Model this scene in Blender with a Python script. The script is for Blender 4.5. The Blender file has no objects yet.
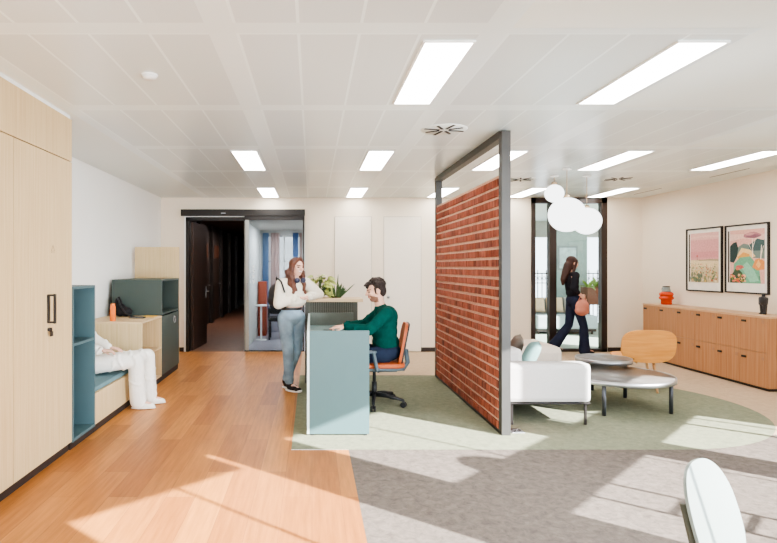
import bpy, bmesh, math, random
from mathutils import Vector, Matrix, Euler
random.seed(7)
V = Vector
SC = bpy.context.scene
C = SC.collection
PI = math.pi
def R(a): return math.radians(a)
F, PX, PY, CH = 575.0, 312.0, 267.0, 1.5          # focal length in pixels, principal point, eye height
def at(x, y, Y): return V(((x-PX)*Y/F, Y, CH-(y-PY)*Y/F))

# ------------------------------------------------------------------ materials
def srgb(c):
    return tuple((v/255/12.92 if v/255 <= .04045 else ((v/255+.055)/1.055)**2.4) for v in c)+(1,)
MATS = {}
def newmat(name):
    m = bpy.data.materials.new(name); m.use_nodes = True
    nt = m.node_tree; b = nt.nodes['Principled BSDF']
    return m, nt, b
def N(nt, t, **kw):
    n = nt.nodes.new(t)
    for k, v in kw.items():
        if k in n.inputs: n.inputs[k].default_value = v
        else: setattr(n, k, v)
    return n
def L(nt, a, b): nt.links.new(a, b)
def mat(name, c, rough=.55, spec=.4, metal=0, var=.06, scale=8, bump=0, bscale=200, emit=0, stretch=(1,1,1), trans=0):
    if name in MATS: return MATS[name]
    m, nt, b = newmat(name); col = srgb(c)
    b.inputs['Roughness'].default_value = rough
    b.inputs['Specular IOR Level'].default_value = spec
    b.inputs['Metallic'].default_value = metal
    tc = N(nt, 'ShaderNodeTexCoord'); mp = N(nt, 'ShaderNodeMapping'); mp.inputs['Scale'].default_value = stretch
    L(nt, tc.outputs['Object'], mp.inputs['Vector'])
    nz = N(nt, 'ShaderNodeTexNoise'); nz.inputs['Scale'].default_value = scale; nz.inputs['Detail'].default_value = 4
    L(nt, mp.outputs['Vector'], nz.inputs['Vector'])
    rp = N(nt, 'ShaderNodeValToRGB')
    rp.color_ramp.elements[0].position = .3; rp.color_ramp.elements[1].position = .7
    rp.color_ramp.elements[0].color = tuple(v*(1-var) for v in col[:3])+(1,)
    rp.color_ramp.elements[1].color = tuple(min(1, v*(1+var)) for v in col[:3])+(1,)
    L(nt, nz.outputs['Fac'], rp.inputs['Fac']); L(nt, rp.outputs['Color'], b.inputs['Base Color'])
    if bump:
        n2 = N(nt, 'ShaderNodeTexNoise'); n2.inputs['Scale'].default_value = bscale; n2.inputs['Detail'].default_value = 3
        L(nt, mp.outputs['Vector'], n2.inputs['Vector'])
        bp = N(nt, 'ShaderNodeBump'); bp.inputs['Strength'].default_value = bump; bp.inputs['Distance'].default_value = .01
        L(nt, n2.outputs['Fac'], bp.inputs['Height']); L(nt, bp.outputs['Normal'], b.inputs['Normal'])
    if emit:
        b.inputs['Emission Color'].default_value = col; b.inputs['Emission Strength'].default_value = emit
    MATS[name] = m; return m
def wood(name, c1, c2, stretch=(55, 55, 1.4), rough=.5, spec=.35):
    if name in MATS: return MATS[name]
    m, nt, b = newmat(name); b.inputs['Roughness'].default_value = rough; b.inputs['Specular IOR Level'].default_value = spec
    tc = N(nt, 'ShaderNodeTexCoord'); mp = N(nt, 'ShaderNodeMapping'); mp.inputs['Scale'].default_value = stretch
    L(nt, tc.outputs['Object'], mp.inputs['Vector'])
    nz = N(nt, 'ShaderNodeTexNoise'); nz.inputs['Scale'].default_value = 1.0; nz.inputs['Detail'].default_value = 5; nz.inputs['Roughness'].default_value = .6
    L(nt, mp.outputs['Vector'], nz.inputs['Vector'])
    rp = N(nt, 'ShaderNodeValToRGB'); rp.color_ramp.elements[0].position = .32; rp.color_ramp.elements[1].position = .68
    rp.color_ramp.elements[0].color = srgb(c1); rp.color_ramp.elements[1].color = srgb(c2)
    L(nt, nz.outputs['Fac'], rp.inputs['Fac']); L(nt, rp.outputs['Color'], b.inputs['Base Color'])
    MATS[name] = m; return m
def emis(name, c, s):
    if name in MATS: return MATS[name]
    m = bpy.data.materials.new(name); m.use_nodes = True; nt = m.node_tree; nt.nodes.clear()
    e = N(nt, 'ShaderNodeEmission'); e.inputs['Color'].default_value = srgb(c); e.inputs['Strength'].default_value = s
    o = N(nt, 'ShaderNodeOutputMaterial'); L(nt, e.outputs[0], o.inputs[0]); MATS[name] = m; return m
def glass(name, tint=(255, 255, 255), refl=.12):
    if name in MATS: return MATS[name]
    m = bpy.data.materials.new(name); m.use_nodes = True; nt = m.node_tree; nt.nodes.clear()
    t = N(nt, 'ShaderNodeBsdfTransparent'); t.inputs['Color'].default_value = srgb(tint)
    g = N(nt, 'ShaderNodeBsdfGlossy'); g.inputs['Roughness'].default_value = .02
    fr = N(nt, 'ShaderNodeFresnel'); fr.inputs['IOR'].default_value = 1.45
    ad = N(nt, 'ShaderNodeMath', operation='ADD'); ad.inputs[1].default_value = refl
    L(nt, fr.outputs[0], ad.inputs[0])
    mx = N(nt, 'ShaderNodeMixShader'); L(nt, ad.outputs[0], mx.inputs[0]); L(nt, t.outputs[0], mx.inputs[1]); L(nt, g.outputs[0], mx.inputs[2])
    o = N(nt, 'ShaderNodeOutputMaterial'); L(nt, mx.outputs[0], o.inputs[0]); MATS[name] = m; return m
def blind_mat():
    m = bpy.data.materials.new('blind_cloth'); m.use_nodes = True; nt = m.node_tree; nt.nodes.clear()
    t = N(nt, 'ShaderNodeBsdfTranslucent'); t.inputs['Color'].default_value = (.8, .8, .78, 1)
    d = N(nt, 'ShaderNodeBsdfDiffuse'); d.inputs['Color'].default_value = (.8, .8, .78, 1)
    mx = N(nt, 'ShaderNodeMixShader'); mx.inputs[0].default_value = .5
    L(nt, t.outputs[0], mx.inputs[1]); L(nt, d.outputs[0], mx.inputs[2])
    o = N(nt, 'ShaderNodeOutputMaterial'); L(nt, mx.outputs[0], o.inputs[0]); return m

WALL = mat('wall_paint', (242, 241, 236), .7, .25, var=.012, scale=1.5)
WALL2 = mat('wall_paint_warm', (238, 224, 204), .7, .25, var=.012, scale=1.5)
PLASTER = mat('ceiling_plaster', (232, 236, 230), .6, .3, var=.01, scale=1)
OAK = wood('pale_oak', (200, 172, 128), (214, 190, 148))
OAKH = wood('pale_oak_flat', (204, 174, 132), (218, 192, 154), (2, 40, 40))
CRED = wood('credenza_oak', (166, 116, 78), (186, 138, 98))
CREDH = wood('credenza_top_oak', (196, 158, 122), (212, 176, 140), (40, 2, 40))
PLY = wood('chair_ply', (214, 144, 70), (230, 164, 88), (3, 3, 30))
BEECH = wood('beech', (205, 160, 112), (218, 175, 128))
BLACK = mat('black_metal', (38, 33, 30), .45, .4)
BLACKP = mat('black_plastic', (34, 34, 36), .5, .4)
PLINTH = mat('dark_plinth', (52, 42, 38), .6, .3)
BLUE = mat('blue_laminate', (78, 102, 107), .5, .35, var=.02)
BLUED = mat('blue_cushion', (112, 138, 144), .9, .1, bump=.2, bscale=400)
GREEN = mat('green_laminate', (69, 79, 74), .5, .35, var=.02)
DESK = mat('desk_laminate', (80, 104, 105), .45, .35, var=.015)
DESKE = mat('desk_edge', (206, 220, 214), .4, .4)
KIOSK = mat('kiosk_greygreen', (104, 104, 94), .55, .3, var=.03)
STEEL = mat('post_steel', (70, 68, 65), .5, .35)
WHITEM = mat('white_enamel', (240, 240, 236), .4, .4)
CHROME = mat('brushed_chrome', (176, 176, 178), .3, .5, metal=.85)
DOORW = mat('white_door', (238, 227, 212), .5, .35, var=.008)
DARKW = wood('dark_door_wood', (64, 50, 44), (82, 64, 56), (40, 40, 1.2), .4)
SKIN = mat('skin', (222, 172, 146), .55, .35, var=.04, scale=30)
SKINW = mat('skin_light', (226, 180, 158), .55, .35, var=.04, scale=30)
LIP = mat('lip', (190, 92, 88), .4, .4)
TEETH = mat('teeth', (240, 234, 224), .3, .5)
EYE = mat('eye_dark', (48, 34, 28), .25, .5)
BROW = mat('brow', (70, 48, 38), .8, .1)
STUBBLE = mat('stubble', (138, 98, 80), .8, .1, var=.2, scale=200)
HAIRB = mat('hair_brown', (92, 54, 38), .45, .45, var=.35, scale=3, bump=.6, bscale=18, stretch=(6, 6, .6))
HAIRD = mat('hair_dark', (50, 40, 36), .6, .3, var=.3, scale=60, bump=1, bscale=60)
HAIRK = mat('hair_walker', (62, 36, 28), .5, .4, var=.3, scale=3, bump=.6, bscale=18, stretch=(6, 6, .6))
KNIT = mat('cream_knit', (236, 226, 208), .95, .1, var=.04, scale=40, bump=.5, bscale=160)
DENIM = mat('blue_denim', (134, 154, 170), .9, .15, var=.34, scale=6, bump=.2, bscale=300)
GREENS = mat('green_sweater', (12, 68, 61), .9, .1, var=.1, scale=25, bump=.3, bscale=200)
NAVY = mat('navy_denim', (38, 46, 64), .9, .1, var=.1, scale=20)
WHITEC = mat('white_cloth', (240, 236, 228), .95, .1, var=.03, scale=20, bump=.25, bscale=60)
RUBBER = mat('white_rubber', (238, 234, 226), .6, .3)
LEATHER = mat('tan_leather', (182, 90, 46), .5, .4, var=.06, scale=30)
SOFAM = mat('sofa_fabric', (192, 189, 185), .95, .1, var=.03, scale=60, bump=.25, bscale=500)
TEALC = mat('teal_fabric', (120, 150, 146), .95, .1, var=.06, scale=60, bump=.2, bscale=300)
TAUPE = mat('taupe_fabric', (112, 102, 92), .95, .1, var=.06, scale=60, bump=.2, bscale=300)
PLAST = mat('pale_shell', (124, 132, 126), .4, .45, var=.01)
GLASS = glass('clear_glass', (248, 250, 248), .0)
GLASSR = glass('door_glass', (214, 220, 224), -.03)

# floors
def floor_wood():
    m, nt, b = newmat('floor_planks'); b.inputs['Roughness'].default_value = .42; b.inputs['Specular IOR Level'].default_value = .35
    tc = N(nt, 'ShaderNodeTexCoord'); mp = N(nt, 'ShaderNodeMapping'); mp.inputs['Rotation'].default_value = (0, 0, PI/2)
    L(nt, tc.outputs['Object'], mp.inputs['Vector'])
    br = N(nt, 'ShaderNodeTexBrick'); br.offset = .37; br.inputs['Scale'].default_value = 1
    br.inputs['Brick Width'].default_value = 1.25; br.inputs['Row Height'].default_value = .19; br.inputs['Mortar Size'].default_value = .0012
    br.inputs['Color1'].default_value = srgb((200, 138, 76)); br.inputs['Color2'].default_value = srgb((170, 110, 58)); br.inputs['Mortar'].default_value = srgb((138, 92, 60))
    L(nt, mp.outputs['Vector'], br.inputs['Vector'])
    m2 = N(nt, 'ShaderNodeMapping'); m2.inputs['Scale'].default_value = (22, 1.3, 1); L(nt, tc.outputs['Object'], m2.inputs['Vector'])
    nz = N(nt, 'ShaderNodeTexNoise'); nz.inputs['Scale'].default_value = 1.6; nz.inputs['Detail'].default_value = 6; nz.inputs['Roughness'].default_value = .62
    L(nt, m2.outputs['Vector'], nz.inputs['Vector'])
    rp = N(nt, 'ShaderNodeValToRGB'); rp.color_ramp.elements[0].position = .3; rp.color_ramp.elements[1].position = .72
    rp.color_ramp.elements[0].color = (.74, .70, .66, 1); rp.color_ramp.elements[1].color = (1.12, 1.12, 1.12, 1)
    L(nt, nz.outputs['Fac'], rp.inputs['Fac'])
    mx = N(nt, 'ShaderNodeMix', data_type='RGBA', blend_type='MULTIPLY'); mx.inputs[0].default_value = 1
    L(nt, br.outputs['Color'], mx.inputs[6]); L(nt, rp.outputs['Color'], mx.inputs[7]); L(nt, mx.outputs[2], b.inputs['Base Color'])
    return m
def carpet(name, c, dark=.78, lite=1.12, sc=26):
    m, nt, b = newmat(name); b.inputs['Roughness'].default_value = .98; b.inputs['Specular IOR Level'].default_value = .05
    tc = N(nt, 'ShaderNodeTexCoord')
    nz = N(nt, 'ShaderNodeTexNoise'); nz.inputs['Scale'].default_value = sc; nz.inputs['Detail'].default_value = 8; nz.inputs['Roughness'].default_value = .75; nz.inputs['Distortion'].default_value = .6
    L(nt, tc.outputs['Object'], nz.inputs['Vector'])
    rp = N(nt, 'ShaderNodeValToRGB'); rp.color_ramp.elements[0].position = .33; rp.color_ramp.elements[1].position = .68
    cl = srgb(c)
    rp.color_ramp.elements[0].color = tuple(v*dark for v in cl[:3])+(1,); rp.color_ramp.elements[1].color = tuple(v*lite for v in cl[:3])+(1,)
    L(nt, nz.outputs['Fac'], rp.inputs['Fac']); L(nt, rp.outputs['Color'], b.inputs['Base Color'])
    n2 = N(nt, 'ShaderNodeTexNoise'); n2.inputs['Scale'].default_value = 260; L(nt, tc.outputs['Object'], n2.inputs['Vector'])
    bp = N(nt, 'ShaderNodeBump'); bp.inputs['Strength'].default_value = .5; bp.inputs['Distance'].default_value = .006
    L(nt, n2.outputs['Fac'], bp.inputs['Height']); L(nt, bp.outputs['Normal'], b.inputs['Normal'])
    return m
def ceiling_tiles():
    m, nt, b = newmat('metal_ceiling_tiles'); b.inputs['Roughness'].default_value = .28; b.inputs['Specular IOR Level'].default_value = .45
    tc = N(nt, 'ShaderNodeTexCoord'); sp = N(nt, 'ShaderNodeSeparateXYZ'); L(nt, tc.outputs['Object'], sp.inputs[0])
    def M(op, a, bb):
        n = N(nt, 'ShaderNodeMath', operation=op)
        for i, v in enumerate((a, bb)):
            if isinstance(v, (int, float)): n.inputs[i].default_value = v
            else: L(nt, v, n.inputs[i])
        return n.outputs[0]
    x = M('FLOORED_MODULO', M('ADD', sp.outputs[0], .40), 1.43)
    y = M('FLOORED_MODULO', M('ADD', sp.outputs[1], -3.025), 1.47)
    bx = M('GREATER_THAN', x, 1.285); by = M('GREATER_THAN', y, 1.34)
    band = M('MAXIMUM', bx, by)
    px = M('FLOORED_MODULO', x, .32125)
    ln = M('MAXIMUM', M('LESS_THAN', px, .016), M('LESS_THAN', y, .016))
    ids = M('FLOOR', M('DIVIDE', M('ADD', sp.outputs[0], .40), .3575), 0); idy = M('FLOOR', M('DIVIDE', M('ADD', sp.outputs[1], -3.025), 1.47), 0)
    cm = N(nt, 'ShaderNodeCombineXYZ'); L(nt, ids, cm.inputs[0]); L(nt, idy, cm.inputs[1])
    wn = N(nt, 'ShaderNodeTexWhiteNoise'); L(nt, cm.outputs[0], wn.inputs['Vector'])
    val = M('ADD', M('MULTIPLY', wn.outputs['Value'], .03), .66)
    val = M('ADD', val, M('MULTIPLY', band, .10)); val = M('ADD', val, M('MULTIPLY', M('MULTIPLY', ln, M('SUBTRACT', 1.0, band)), .16))
    c2 = N(nt, 'ShaderNodeCombineColor'); L(nt, val, c2.inputs[0]); L(nt, M('MULTIPLY', val, 1.085), c2.inputs[1]); L(nt, M('MULTIPLY', val, 1.07), c2.inputs[2])
    L(nt, c2.outputs[0], b.inputs['Base Color'])
    return m

# ------------------------------------------------------------------ mesh helpers
WM = {}
def bm_(): return bmesh.new()
def box(bm, x0, x1, y0, y1, z0, z1, M=None):
    vs = [bm.verts.new((x, y, z)) for z in (z0, z1) for y in (y0, y1) for x in (x0, x1)]
    if M is not None:
        for v in vs: v.co = M @ v.co
    for f in ((0,2,3,1), (4,5,7,6), (0,1,5,4), (2,6,7,3), (0,4,6,2), (1,3,7,5)): bm.faces.new([vs[i] for i in f])
    return bm
def frame_to(d):
    d = V(d).normalized(); q = V((0, 0, 1)).rotation_difference(d); return q.to_matrix()
def tube(bm, pts, r, seg=10, caps=True):
    pts = [V(p) for p in pts]; rs = r if isinstance(r, (list, tuple)) else [r]*len(pts)
    rings = []
    for i, p in enumerate(pts):
        d = (pts[min(i+1, len(pts)-1)]-pts[max(i-1, 0)])
        fm = frame_to(d)
        rings.append([bm.verts.new(p+fm @ V((rs[i]*math.cos(2*PI*k/seg), rs[i]*math.sin(2*PI*k/seg), 0))) for k in range(seg)])
    for a, b in zip(rings, rings[1:]):
        for k in range(seg):
            f = bm.faces.new((a[k], a[(k+1) % seg], b[(k+1) % seg], b[k])); f.smooth = True
    if caps: bm.faces.new(rings[0][::-1]); bm.faces.new(rings[-1])
    return bm
def bar(bm, p0, p1, w, h=None):
    h = h or w; p0, p1 = V(p0), V(p1); d = p1-p0
    up = V((0, 0, 1)) if abs(d.normalized().z) < .95 else V((0, 1, 0))
    s = d.cross(up).normalized(); u = s.cross(d).normalized()
    vs = [bm.verts.new(p+s*a*w/2+u*b*h/2) for p in (p0, p1) for a, b in ((-1,-1), (1,-1), (1,1), (-1,1))]
    for f in ((3,2,1,0), (4,5,6,7), (0,1,5,4), (1,2,6,5), (2,3,7,6), (3,0,4,7)): bm.faces.new([vs[i] for i in f])
    return bm
def lathe(bm, prof, c=(0,0,0), seg=40, M=None):
    c = V(c); rings = []
    for r, z in prof:
        if r < 1e-5: rings.append([bm.verts.new(c+V((0, 0, z)))])
        else: rings.append([bm.verts.new(c+V((r*math.cos(2*PI*k/seg), r*math.sin(2*PI*k/seg), z))) for k in range(seg)])
    for a, b in zip(rings, rings[1:]):
        for k in range(seg):
            if len(a) == 1 and len(b) == 1: continue
            if len(a) == 1: f = bm.faces.new((a[0], b[(k+1) % seg], b[k]))
            elif len(b) == 1: f = bm.faces.new((a[k], a[(k+1) % seg], b[0]))
            else: f = bm.faces.new((a[k], a[(k+1) % seg], b[(k+1) % seg], b[k]))
            f.smooth = True
    return bm
def prism(bm, poly, z0, z1):
    a = [bm.verts.new((x, y, z0)) for x, y in poly]; b = [bm.verts.new((x, y, z1)) for x, y in poly]
    n = len(poly); bm.faces.new(a[::-1]); bm.faces.new(b)
    for k in range(n): bm.faces.new((a[k], a[(k+1) % n], b[(k+1) % n], b[k]))
    return bm
def ell(bm, c, r, M=None, seg=20):
    m = Matrix.Translation(V(c)) @ ((M.to_4x4()) if M is not None else Matrix()) @ Matrix.Diagonal((r[0], r[1], r[2], 1))
    bmesh.ops.create_uvsphere(bm, u_segments=seg, v_segments=max(8, seg*2//3), radius=1, matrix=m)
    return bm
def cap(bm, p0, p1, r0, r1=None, seg=14):
    r1 = r0 if r1 is None else r1; p0, p1 = V(p0), V(p1)
    ell(bm, p0, (r0,)*3, seg=seg); ell(bm, p1, (r1,)*3, seg=seg)
    d = p1-p0
    if d.length > 1e-4:
        m = Matrix.Translation((p0+p1)/2) @ frame_to(d).to_4x4()
        bmesh.ops.create_cone(bm, cap_ends=True, segments=seg, radius1=r0, radius2=r1, depth=d.length, matrix=m)
    return bm
def smooth_all(bm):
    for f in bm.faces: f.smooth = True
def obj(name, bm, m, parent=None, bevel=0, smooth=False, label=None, kind=None, sub=0):
    if isinstance(bm, bpy.types.Mesh): me = bm
    else:
        if bm.faces: bmesh.ops.recalc_face_normals(bm, faces=bm.faces[:])
        if smooth: smooth_all(bm)
        me = bpy.data.meshes.new(name)
        if parent is not None:
            bmesh.ops.transform(bm, matrix=WM.get(parent.name, Matrix()).inverted(), verts=bm.verts)
        bm.to_mesh(me); bm.free()
    for mm in (m if isinstance(m, (list, tuple)) else [m]):
        if mm and mm.name not in [x.name for x in me.materials if x]: me.materials.append(mm)
    o = bpy.data.objects.new(name, me); C.objects.link(o)
    if parent is not None: o.parent = parent; WM[o.name] = WM.get(parent.name, Matrix())
    else: WM[o.name] = Matrix()
    if bevel:
        b = o.modifiers.new('bevel', 'BEVEL'); b.width = bevel; b.segments = 2; b.limit_method = 'ANGLE'; b.angle_limit = R(40)
    if sub:
        s = o.modifiers.new('sub', 'SUBSURF'); s.levels = sub; s.render_levels = sub
    if label: o['label'] = label
    if kind: o['kind'] = kind
    return o
def thing(name, label, cat, loc=(0, 0, 0), rz=0, group=None):
    o = bpy.data.objects.new(name, None); C.objects.link(o)
    o.location = loc; o.rotation_euler = (0, 0, rz); o.empty_display_size = .1
    o['label'] = label; o['category'] = cat
    if group: o['group'] = group
    WM[o.name] = Matrix.Translation(V(loc)) @ Matrix.Rotation(rz, 4, 'Z')
    return o
def tag(o, label, cat, group=None):
    o['label'] = label; o['category'] = cat
    if group: o['group'] = group
    return o
def struct(name, bm, m, parent=None, bevel=0):
    o = obj(name, bm, m, parent, bevel)
    if parent is None: o['kind'] = 'structure'
    return o
def sroot(name, loc=(0, 0, 0)):
    o = bpy.data.objects.new(name, None); C.objects.link(o); o.location = loc; o['kind'] = 'structure'; WM[o.name] = Matrix.Translation(V(loc)); return o
def dup(root, loc, rz=0, label=None, name=None):
    r = root.copy(); C.objects.link(r); r.location = loc; r.rotation_euler = (0, 0, rz)
    if label: r['label'] = label
    for ch in list(root.children):
        c = ch.copy(); C.objects.link(c); c.parent = r
        for g in list(ch.children):
            d = g.copy(); C.objects.link(d); d.parent = c
    return r
def remesh(bm, voxel, smooth=3, factor=.5):
    me = bpy.data.meshes.new('tmp'); bm.to_mesh(me); bm.free()
    o = bpy.data.objects.new('tmp', me); C.objects.link(o)
    rm = o.modifiers.new('r', 'REMESH'); rm.mode = 'VOXEL'; rm.voxel_size = voxel
    if smooth:
        s = o.modifiers.new('s', 'SMOOTH'); s.iterations = smooth; s.factor = factor
    dg = bpy.context.evaluated_depsgraph_get(); dg.update()
    out = bpy.data.meshes.new_from_object(o.evaluated_get(dg))
    bpy.data.objects.remove(o)
    out.shade_smooth() if hasattr(out, 'shade_smooth') else None
    for p in out.polygons: p.use_smooth = True
    return out
def rrect(w, h, r, n=6, cx=0, cy=0):
    pts = []
    for sx, sy, a0 in ((1, 1, 0), (-1, 1, 90), (-1, -1, 180), (1, -1, 270)):
        for k in range(n+1):
            a = R(a0+90*k/n); pts.append((cx+sx*(w/2-r)+r*math.cos(a), cy+sy*(h/2-r)+r*math.sin(a)))
    return pts

# ------------------------------------------------------------------ the setting
HC = 2.73; XL, XR, YB = -2.68, 5.86, 10.2
fw = floor_wood(); fgrey = carpet('grey_carpet', (119, 109, 101), .66, 1.24, 17); fgreen = carpet('green_carpet', (138, 140, 118), .78, 1.16, 17); fbeige = carpet('beige_carpet', (196, 172, 146), .88, 1.08, 14)
def flat(poly, z=0):
    bm = bm_(); bm.faces.new([bm.verts.new((x, y, z)) for x, y in poly]); return bm
struct('floor', flat([(XL, -4.2), (.30, -4.2), (.30, 4.72), (-.17, 4.72), (-.17, YB), (XL, YB)]), fw)
struct('floor_carpet_grey', flat([(.30, -4.2), (XR, -4.2), (XR, 5.15), (4.05, 5.15), (3.4, 5.4), (.30, 5.4)], -.001), fgrey)
arc = [(3.03+1.625*math.cos(R(a)), 6.345+1.625*math.sin(R(a))) for a in range(-90, 91, 5)]
struct('floor_carpet_beige', flat([(-.17, 7.97), (-.17, YB), (XR, YB), (XR, 5.15), (4.05, 5.15), (4.0, 6.3), (3.0, 7.9)], -.002), fbeige)
bm = flat([(-.17, 4.72)]+arc+[(-.17, 7.97)], .001)
struct('floor_carpet_green', bm, fgreen)
# walls
bm = bm_(); box(bm, XL-.15, XL, -4.2, YB+.12, 0, 2.95); struct('wall_left', bm, WALL)
bm = bm_(); box(bm, XR, XR+.15, 4.4, YB+.12, 0, 2.95); struct('wall_right', bm, WALL2)
bm = bm_()                                                  # back wall with the corridor opening and the glazed screen
dx0, dx1, dz1 = -2.235, -.124, 2.40
gx0, gx1 = 3.885, 5.225
box(bm, XL-.15, dx0, YB, YB+.12, 0, 2.95); box(bm, dx0, dx1, YB, YB+.12, dz1, 2.95); box(bm, dx1, gx0, YB, YB+.12, 0, 2.95)
box(bm, gx0, gx1, YB, YB+.12, HC, 2.95); box(bm, gx1, XR+.15, YB, YB+.12, 0, 2.95)
struct('wall_back', bm, WALL2)
# facade: oblique window wall beside the camera, outside the frame
S2 = math.sqrt(.5)
FM = Matrix.Translation((.6, -.6, 0)) @ Matrix(((S2, S2, 0, 0), (S2, -S2, 0, 0), (0, 0, 1, 0), (0, 0, 0, 1)))
bm = bm_()
def fb(s0, s1, z0, z1, t0=0, t1=.02): box(bm, s0, s1, t0, t1, z0, z1, FM)
fb(-5, -4.3, 0, 2.95); fb(-2.3, -2.0, 0, 2.95); fb(-.1, .2, 0, 2.95); fb(1.6, 1.76, 0, 2.95)
fb(3.11, 3.80, 0, 2.95); fb(5.35, 5.79, 0, 1.95); fb(5.53, 5.93, 1.95, 2.95); fb(5.79, 5.93, 1.71, 1.95); fb(7.06, 7.6, 0, 2.95); fb(6.42, 7.06, 1.9, 2.95)  # last panel, out of view, added to keep sun off the coffee table
for s0, s1, zh in ((-4.3, -2.3, 2.63), (-2.0, -.1, 2.63), (.2, 1.6, 2.63), (1.76, 3.11, 2.69), (3.80, 5.53, 2.63), (5.79, 7.06, 2.63)):
    fb(s0, s1, zh, 2.95); fb(s0, s1, 0, .10)
fb(3.80, 5.35, 1.28, 1.71); fb(5.79, 7.06, 1.28, 1.71)
fb(2.49, 2.515, .1, 2.7, .0, .02)
fb(4.16, 4.19, .1, 1.3, .0, .02); fb(4.47, 4.50, .1, 1.3, .0, .02); fb(4.58, 4.60, 1.7, 2.63, .0, .02); fb(5.26, 5.275, .1, 1.3, .0, .02)
for z in (1.01, .80, .59): fb(4.16, 4.5, z, z+.022, .0, .02)
fb(5.26, 5.33, 1.0, 1.05, .0, .02); fb(6.60, 6.65, .1, 1.3, .0, .02); fb(6.4, 6.43, 1.7, 2.63, .0, .02); fb(6.9, 6.93, .1, 1.3, .0, .02)
for k in range(10):                                         # unseen half disc, added to cast the rounded notch in the floor sunlight
    a0, a1 = R(18*k), R(18*(k+1)); pa = (4.33+.19*math.cos(a0), 1.70+.19*math.sin(a0)); pb = (4.33+.19*math.cos(a1), 1.70+.19*math.sin(a1))
    vs = [bm.verts.new(FM @ V((s, .05, z))) for s, z in ((4.33, 1.70), pa, pb)]; bm.faces.new(vs)
struct('wall_facade', bm, WALL)
BL = blind_mat()
bm = bm_()
for s0, s1, z0, z1 in ((-4.3, -2.3, .1, 2.63), (-2.0, -.1, .1, 2.63), (.2, 1.6, .1, 2.63), (1.76, 3.055, 2.45, 2.7)):
    box(bm, s0, s1, .02, .024, z0, z1, FM)
struct('trim_1', bm, BL)
# ceiling
bm = bm_(); prism(bm, [(XL-.15, YB+.12), (XL-.15, -4.0), (XR+.15, XR+.15-1.28), (XR+.15, YB+.12)], HC+.0015, HC+.2); struct('ceiling', bm, PLASTER)
bm = bm_()
for x0, x1, y0, y1 in ((-1.92, .7, -.45, 2.96), (.7, 1.03, -.0, 2.96), (-1.92, 2.32, 2.96, 4.43), (-1.92, 3.84, 4.43, 5.9), (-1.92, 5.2, 5.9, YB)):
    bm.faces.new([bm.verts.new(p) for p in ((x0, y0, HC), (x0, y1, HC), (x1, y1, HC), (x1, y0, HC))])
struct('ceiling_tiles', bm, ceiling_tiles())
bm = bm_()
box(bm, XL, dx0-.04, YB-.015, YB, 0, .075); struct('baseboard_left', bm, PLINTH)
bm = bm_(); box(bm, 1.93, gx0-.02, YB-.015, YB, 0, .075); box(bm, gx1+.02, XR, YB-.015, YB, 0, .075); struct('baseboard_back', bm, PLINTH)

# --- corridor entrance (black frame, open dark door leaf, glass sliding door on a rail)
bm = bm_(); box(bm, -2.31, -.124, YB-.09, YB-.005, 2.40, 2.515)
d = sroot('trim_2', (-1.2, YB, 2.4)); obj('rail_cover', bm, BLACK, d, .004)
bm = bm_(); box(bm, -1.6, -1.52, YB-.095, YB-.085, 2.44, 2.455); obj('rail_slot', bm, CHROME, d)
bm = bm_(); xr = -1.17
box(bm, dx0, dx0+.055, YB-.02, YB+.14, 0, 2.37); box(bm, dx0, xr, YB-.02, YB+.14, 2.32, 2.385)
d1 = sroot('door_1', (dx0, YB, 0)); obj('frame', bm, BLACK, d1, .003)
bm = bm_(); box(bm, dx0-.03, dx0, YB-.012, YB, 0, 2.385); box(bm, dx0-.03, dx1, YB-.012, YB, 2.385, 2.40); obj('architrave', bm, WALL, d1)
M = Matrix.Translation((dx0+.06, YB+.13, 0)) @ Matrix.Rotation(R(86.5), 4, 'Z')
bm = bm_(); box(bm, 0, 1.0, -.045, 0, .01, 2.31, M); leaf = obj('leaf', bm, DARKW, d1, .003)
bm = bm_()
tube(bm, [M @ V((.93, -.045, 1.03)), M @ V((.93, -.10, 1.03)), M @ V((.82, -.10, 1.03))], .011); box(bm, .915, .945, -.052, -.045, .90, 1.12, M); obj('lever_handle', bm, CHROME, leaf)
# sliding glass door
sx0, sx1 = -1.19, -.135
d2 = sroot('door_2', (sx0, YB-.05, 0))
bm = bm_(); y0, y1 = YB-.07, YB-.04
box(bm, sx0, sx0+.012, y0, y1, 0.01, 2.40); box(bm, sx1-.025, sx1, y0, y1, .01, 2.4); box(bm, sx0, sx1, y0, y1, .01, .03); box(bm, sx0, sx1, y0, y1, 2.33, 2.4)
obj('frame', bm, BLACK, d2, .002)
bm = bm_(); box(bm, sx0+.012, sx0+.075, y0+.004, y1-.004, .03, 2.33); obj('stile', bm, mat('stile_grey', (168, 168, 160), .4, .4), d2)
bm = bm_(); box(bm, sx0+.07, sx1-.02, YB-.057, YB-.05, .03, 2.34); gp = obj('glass_pane', bm, GLASSR, d2)
bm = bm_()                                                     # white lettering column on the glass (illegible small glyphs)
for k, z in enumerate((1.47, 1.39, 1.30, 1.21)):
    x = sx0+.13+.004*(k % 2)
    bar(bm, (x, YB-.059, z+.05), (x+.045, YB-.059, z+.05), .002, .010); bar(bm, (x+.045, YB-.059, z+.05), (x+.018, YB-.059, z), .002, .010)
    if k: bar(bm, (x-.03, YB-.059, z+.055), (x-.03, YB-.059, z), .002, .010)
obj('lettering', bm, WHITEM, gp)
bm = bm_(); box(bm, sx0+.045, sx0+.065, YB-.11, YB-.07, 1.02, 1.28)
bm2 = bm_(); tube(bm2, [(sx0+.055, YB-.07, 1.02), (sx0+.055, YB-.11, 1.03), (sx0+.055, YB-.11, 1.20), (sx0+.055, YB-.07, 1.21)], .01); bm.free(); obj('pull_handle', bm2, CHROME, d2)

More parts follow.
